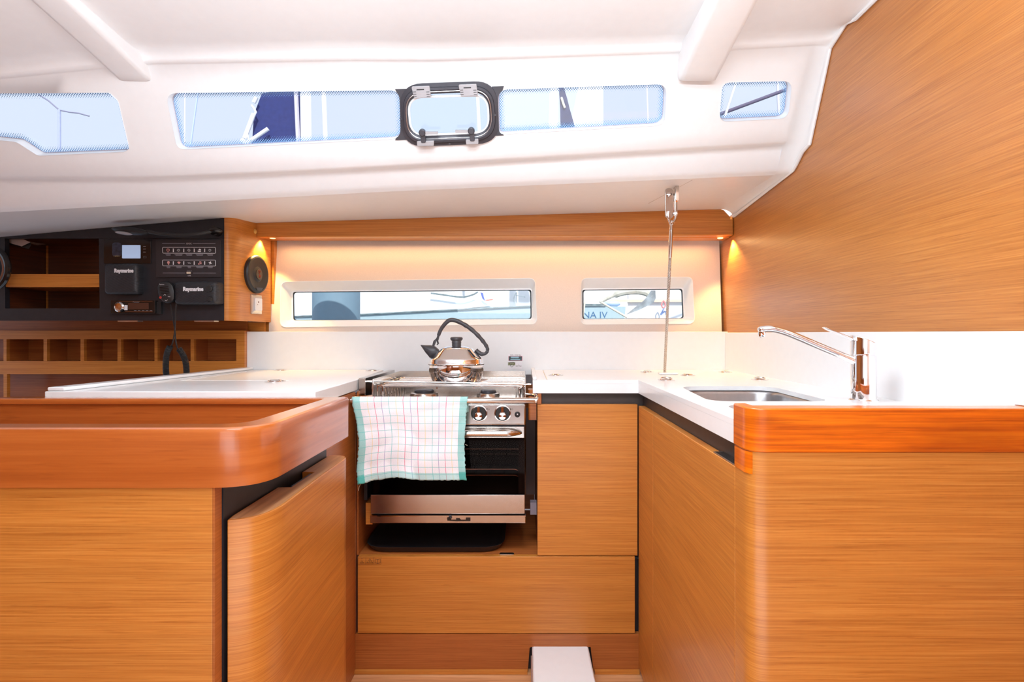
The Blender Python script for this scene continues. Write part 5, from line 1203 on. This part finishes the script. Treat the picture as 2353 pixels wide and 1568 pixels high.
m = MB(); m.loft([[at(x, y, 3.59) for x, y in ((1290, 698), (1390, 699), (1392, 703.5), (1290, 704.5))], [at(x, y, 3.7) for x, y in ((1290, 698), (1390, 699), (1392, 703.5), (1290, 704.5))]], True, True, True); part(bow, 'bulwark', m, 'hullgrey')
m = MB(); m.text('NA IV', 21*3.598/F, at(1396, 731, 3.598), align='RIGHT', width=56*3.598/F); part(bow, 'lettering', m, plain('blue_lettering', srgb(66, 116, 160), .5), recalc=False)
m = MB(); m.ball(at(1405, 699, 3.75), .06, .05, .022); part(bow, 'folded_cover', m, plain('pale_blue_cover', srgb(186, 206, 236), .7))
an = thing('bow_anchor', 'galvanised anchor on the bow roller outside the small hull window', 'anchor', at(1450, 725, 3.4))
m = MB(); m.tube(catmull([at(1378, 695, 3.4), at(1405, 682, 3.4), at(1430, 673, 3.4), at(1460, 670, 3.4), at(1482, 673, 3.4), at(1500, 683, 3.375)], 5), [.010]*7+[.019]*19, 8, up=(0, 1, 0)); part(an, 'shank', m, plain('dull_zinc', srgb(200, 198, 184), .6, noise=.2, nscale=30))
m = MB(); q = [(1496, 668), (1506, 668), (1507, 686), (1502, 696), (1470, 712), (1438, 724), (1462, 704), (1478, 692), (1488, 680)]; m.loft([[at(x, y, 3.36) for x, y in q], [at(x, y, 3.39) for x, y in q]], True, True, True); part(an, 'fluke', m, 'anchor')
wb2 = thing('white_boat_bow', 'white boat bow with an orange stripe behind the anchor', 'boat', at(1500, 760, 4.6))
m = MB(); q = [(1428, 760), (1444, 705), (1440, 690), (1452, 682), (1476, 682), (1640, 690), (1640, 1020), (1460, 1020)]; m.loft([[at(x, y, 4.6) for x, y in q], [at(x, y, 5.4) for x, y in q]], True, True, True); part(wb2, 'topsides', m, 'hullwhite')
m = MB(); q = [(1400, 689), (1650, 688), (1650, 694), (1400, 695)]; m.loft([[at(x, y, 4.57) for x, y in q], [at(x, y, 4.6) for x, y in q]], True, True, True); part(wb2, 'stripe', m, plain('peach_stripe', srgb(250, 214, 186), .6))
pole(1383, 696, 1440, 729, 3.3, 5, 'mooring_rope', 'cream mooring line running down from the teal bow', 'rope', 'rope', ext=.02)
pole(1343, 700, 1339, 734, 3.0, 4, 'mooring_rope', 'upright twisted cream rope at the left edge of the small hull window', 'rope', 'rope', ext=.3)
m = MB(); m.tube(catmull([at(1525, 691, 4.5), at(1520, 700, 4.5), at(1524, 708, 4.5), at(1529, 702, 4.5), at(1526, 692, 4.5)], 5), .006, 6); ex('red_line', m, plain('red_rope', srgb(238, 150, 150), .7), 'looped red line hanging on the white bow', 'rope')
m = MB(); m.tube(catmull([at(1526, 708, 4.5), at(1522, 716, 4.5), at(1518, 724, 4.5), at(1528, 716, 4.5), at(1531, 724, 4.5)], 5), .006, 6); ex('blue_line', m, plain('blue_rope', srgb(150, 176, 226), .7), 'tangled blue line hanging below the red line', 'rope')
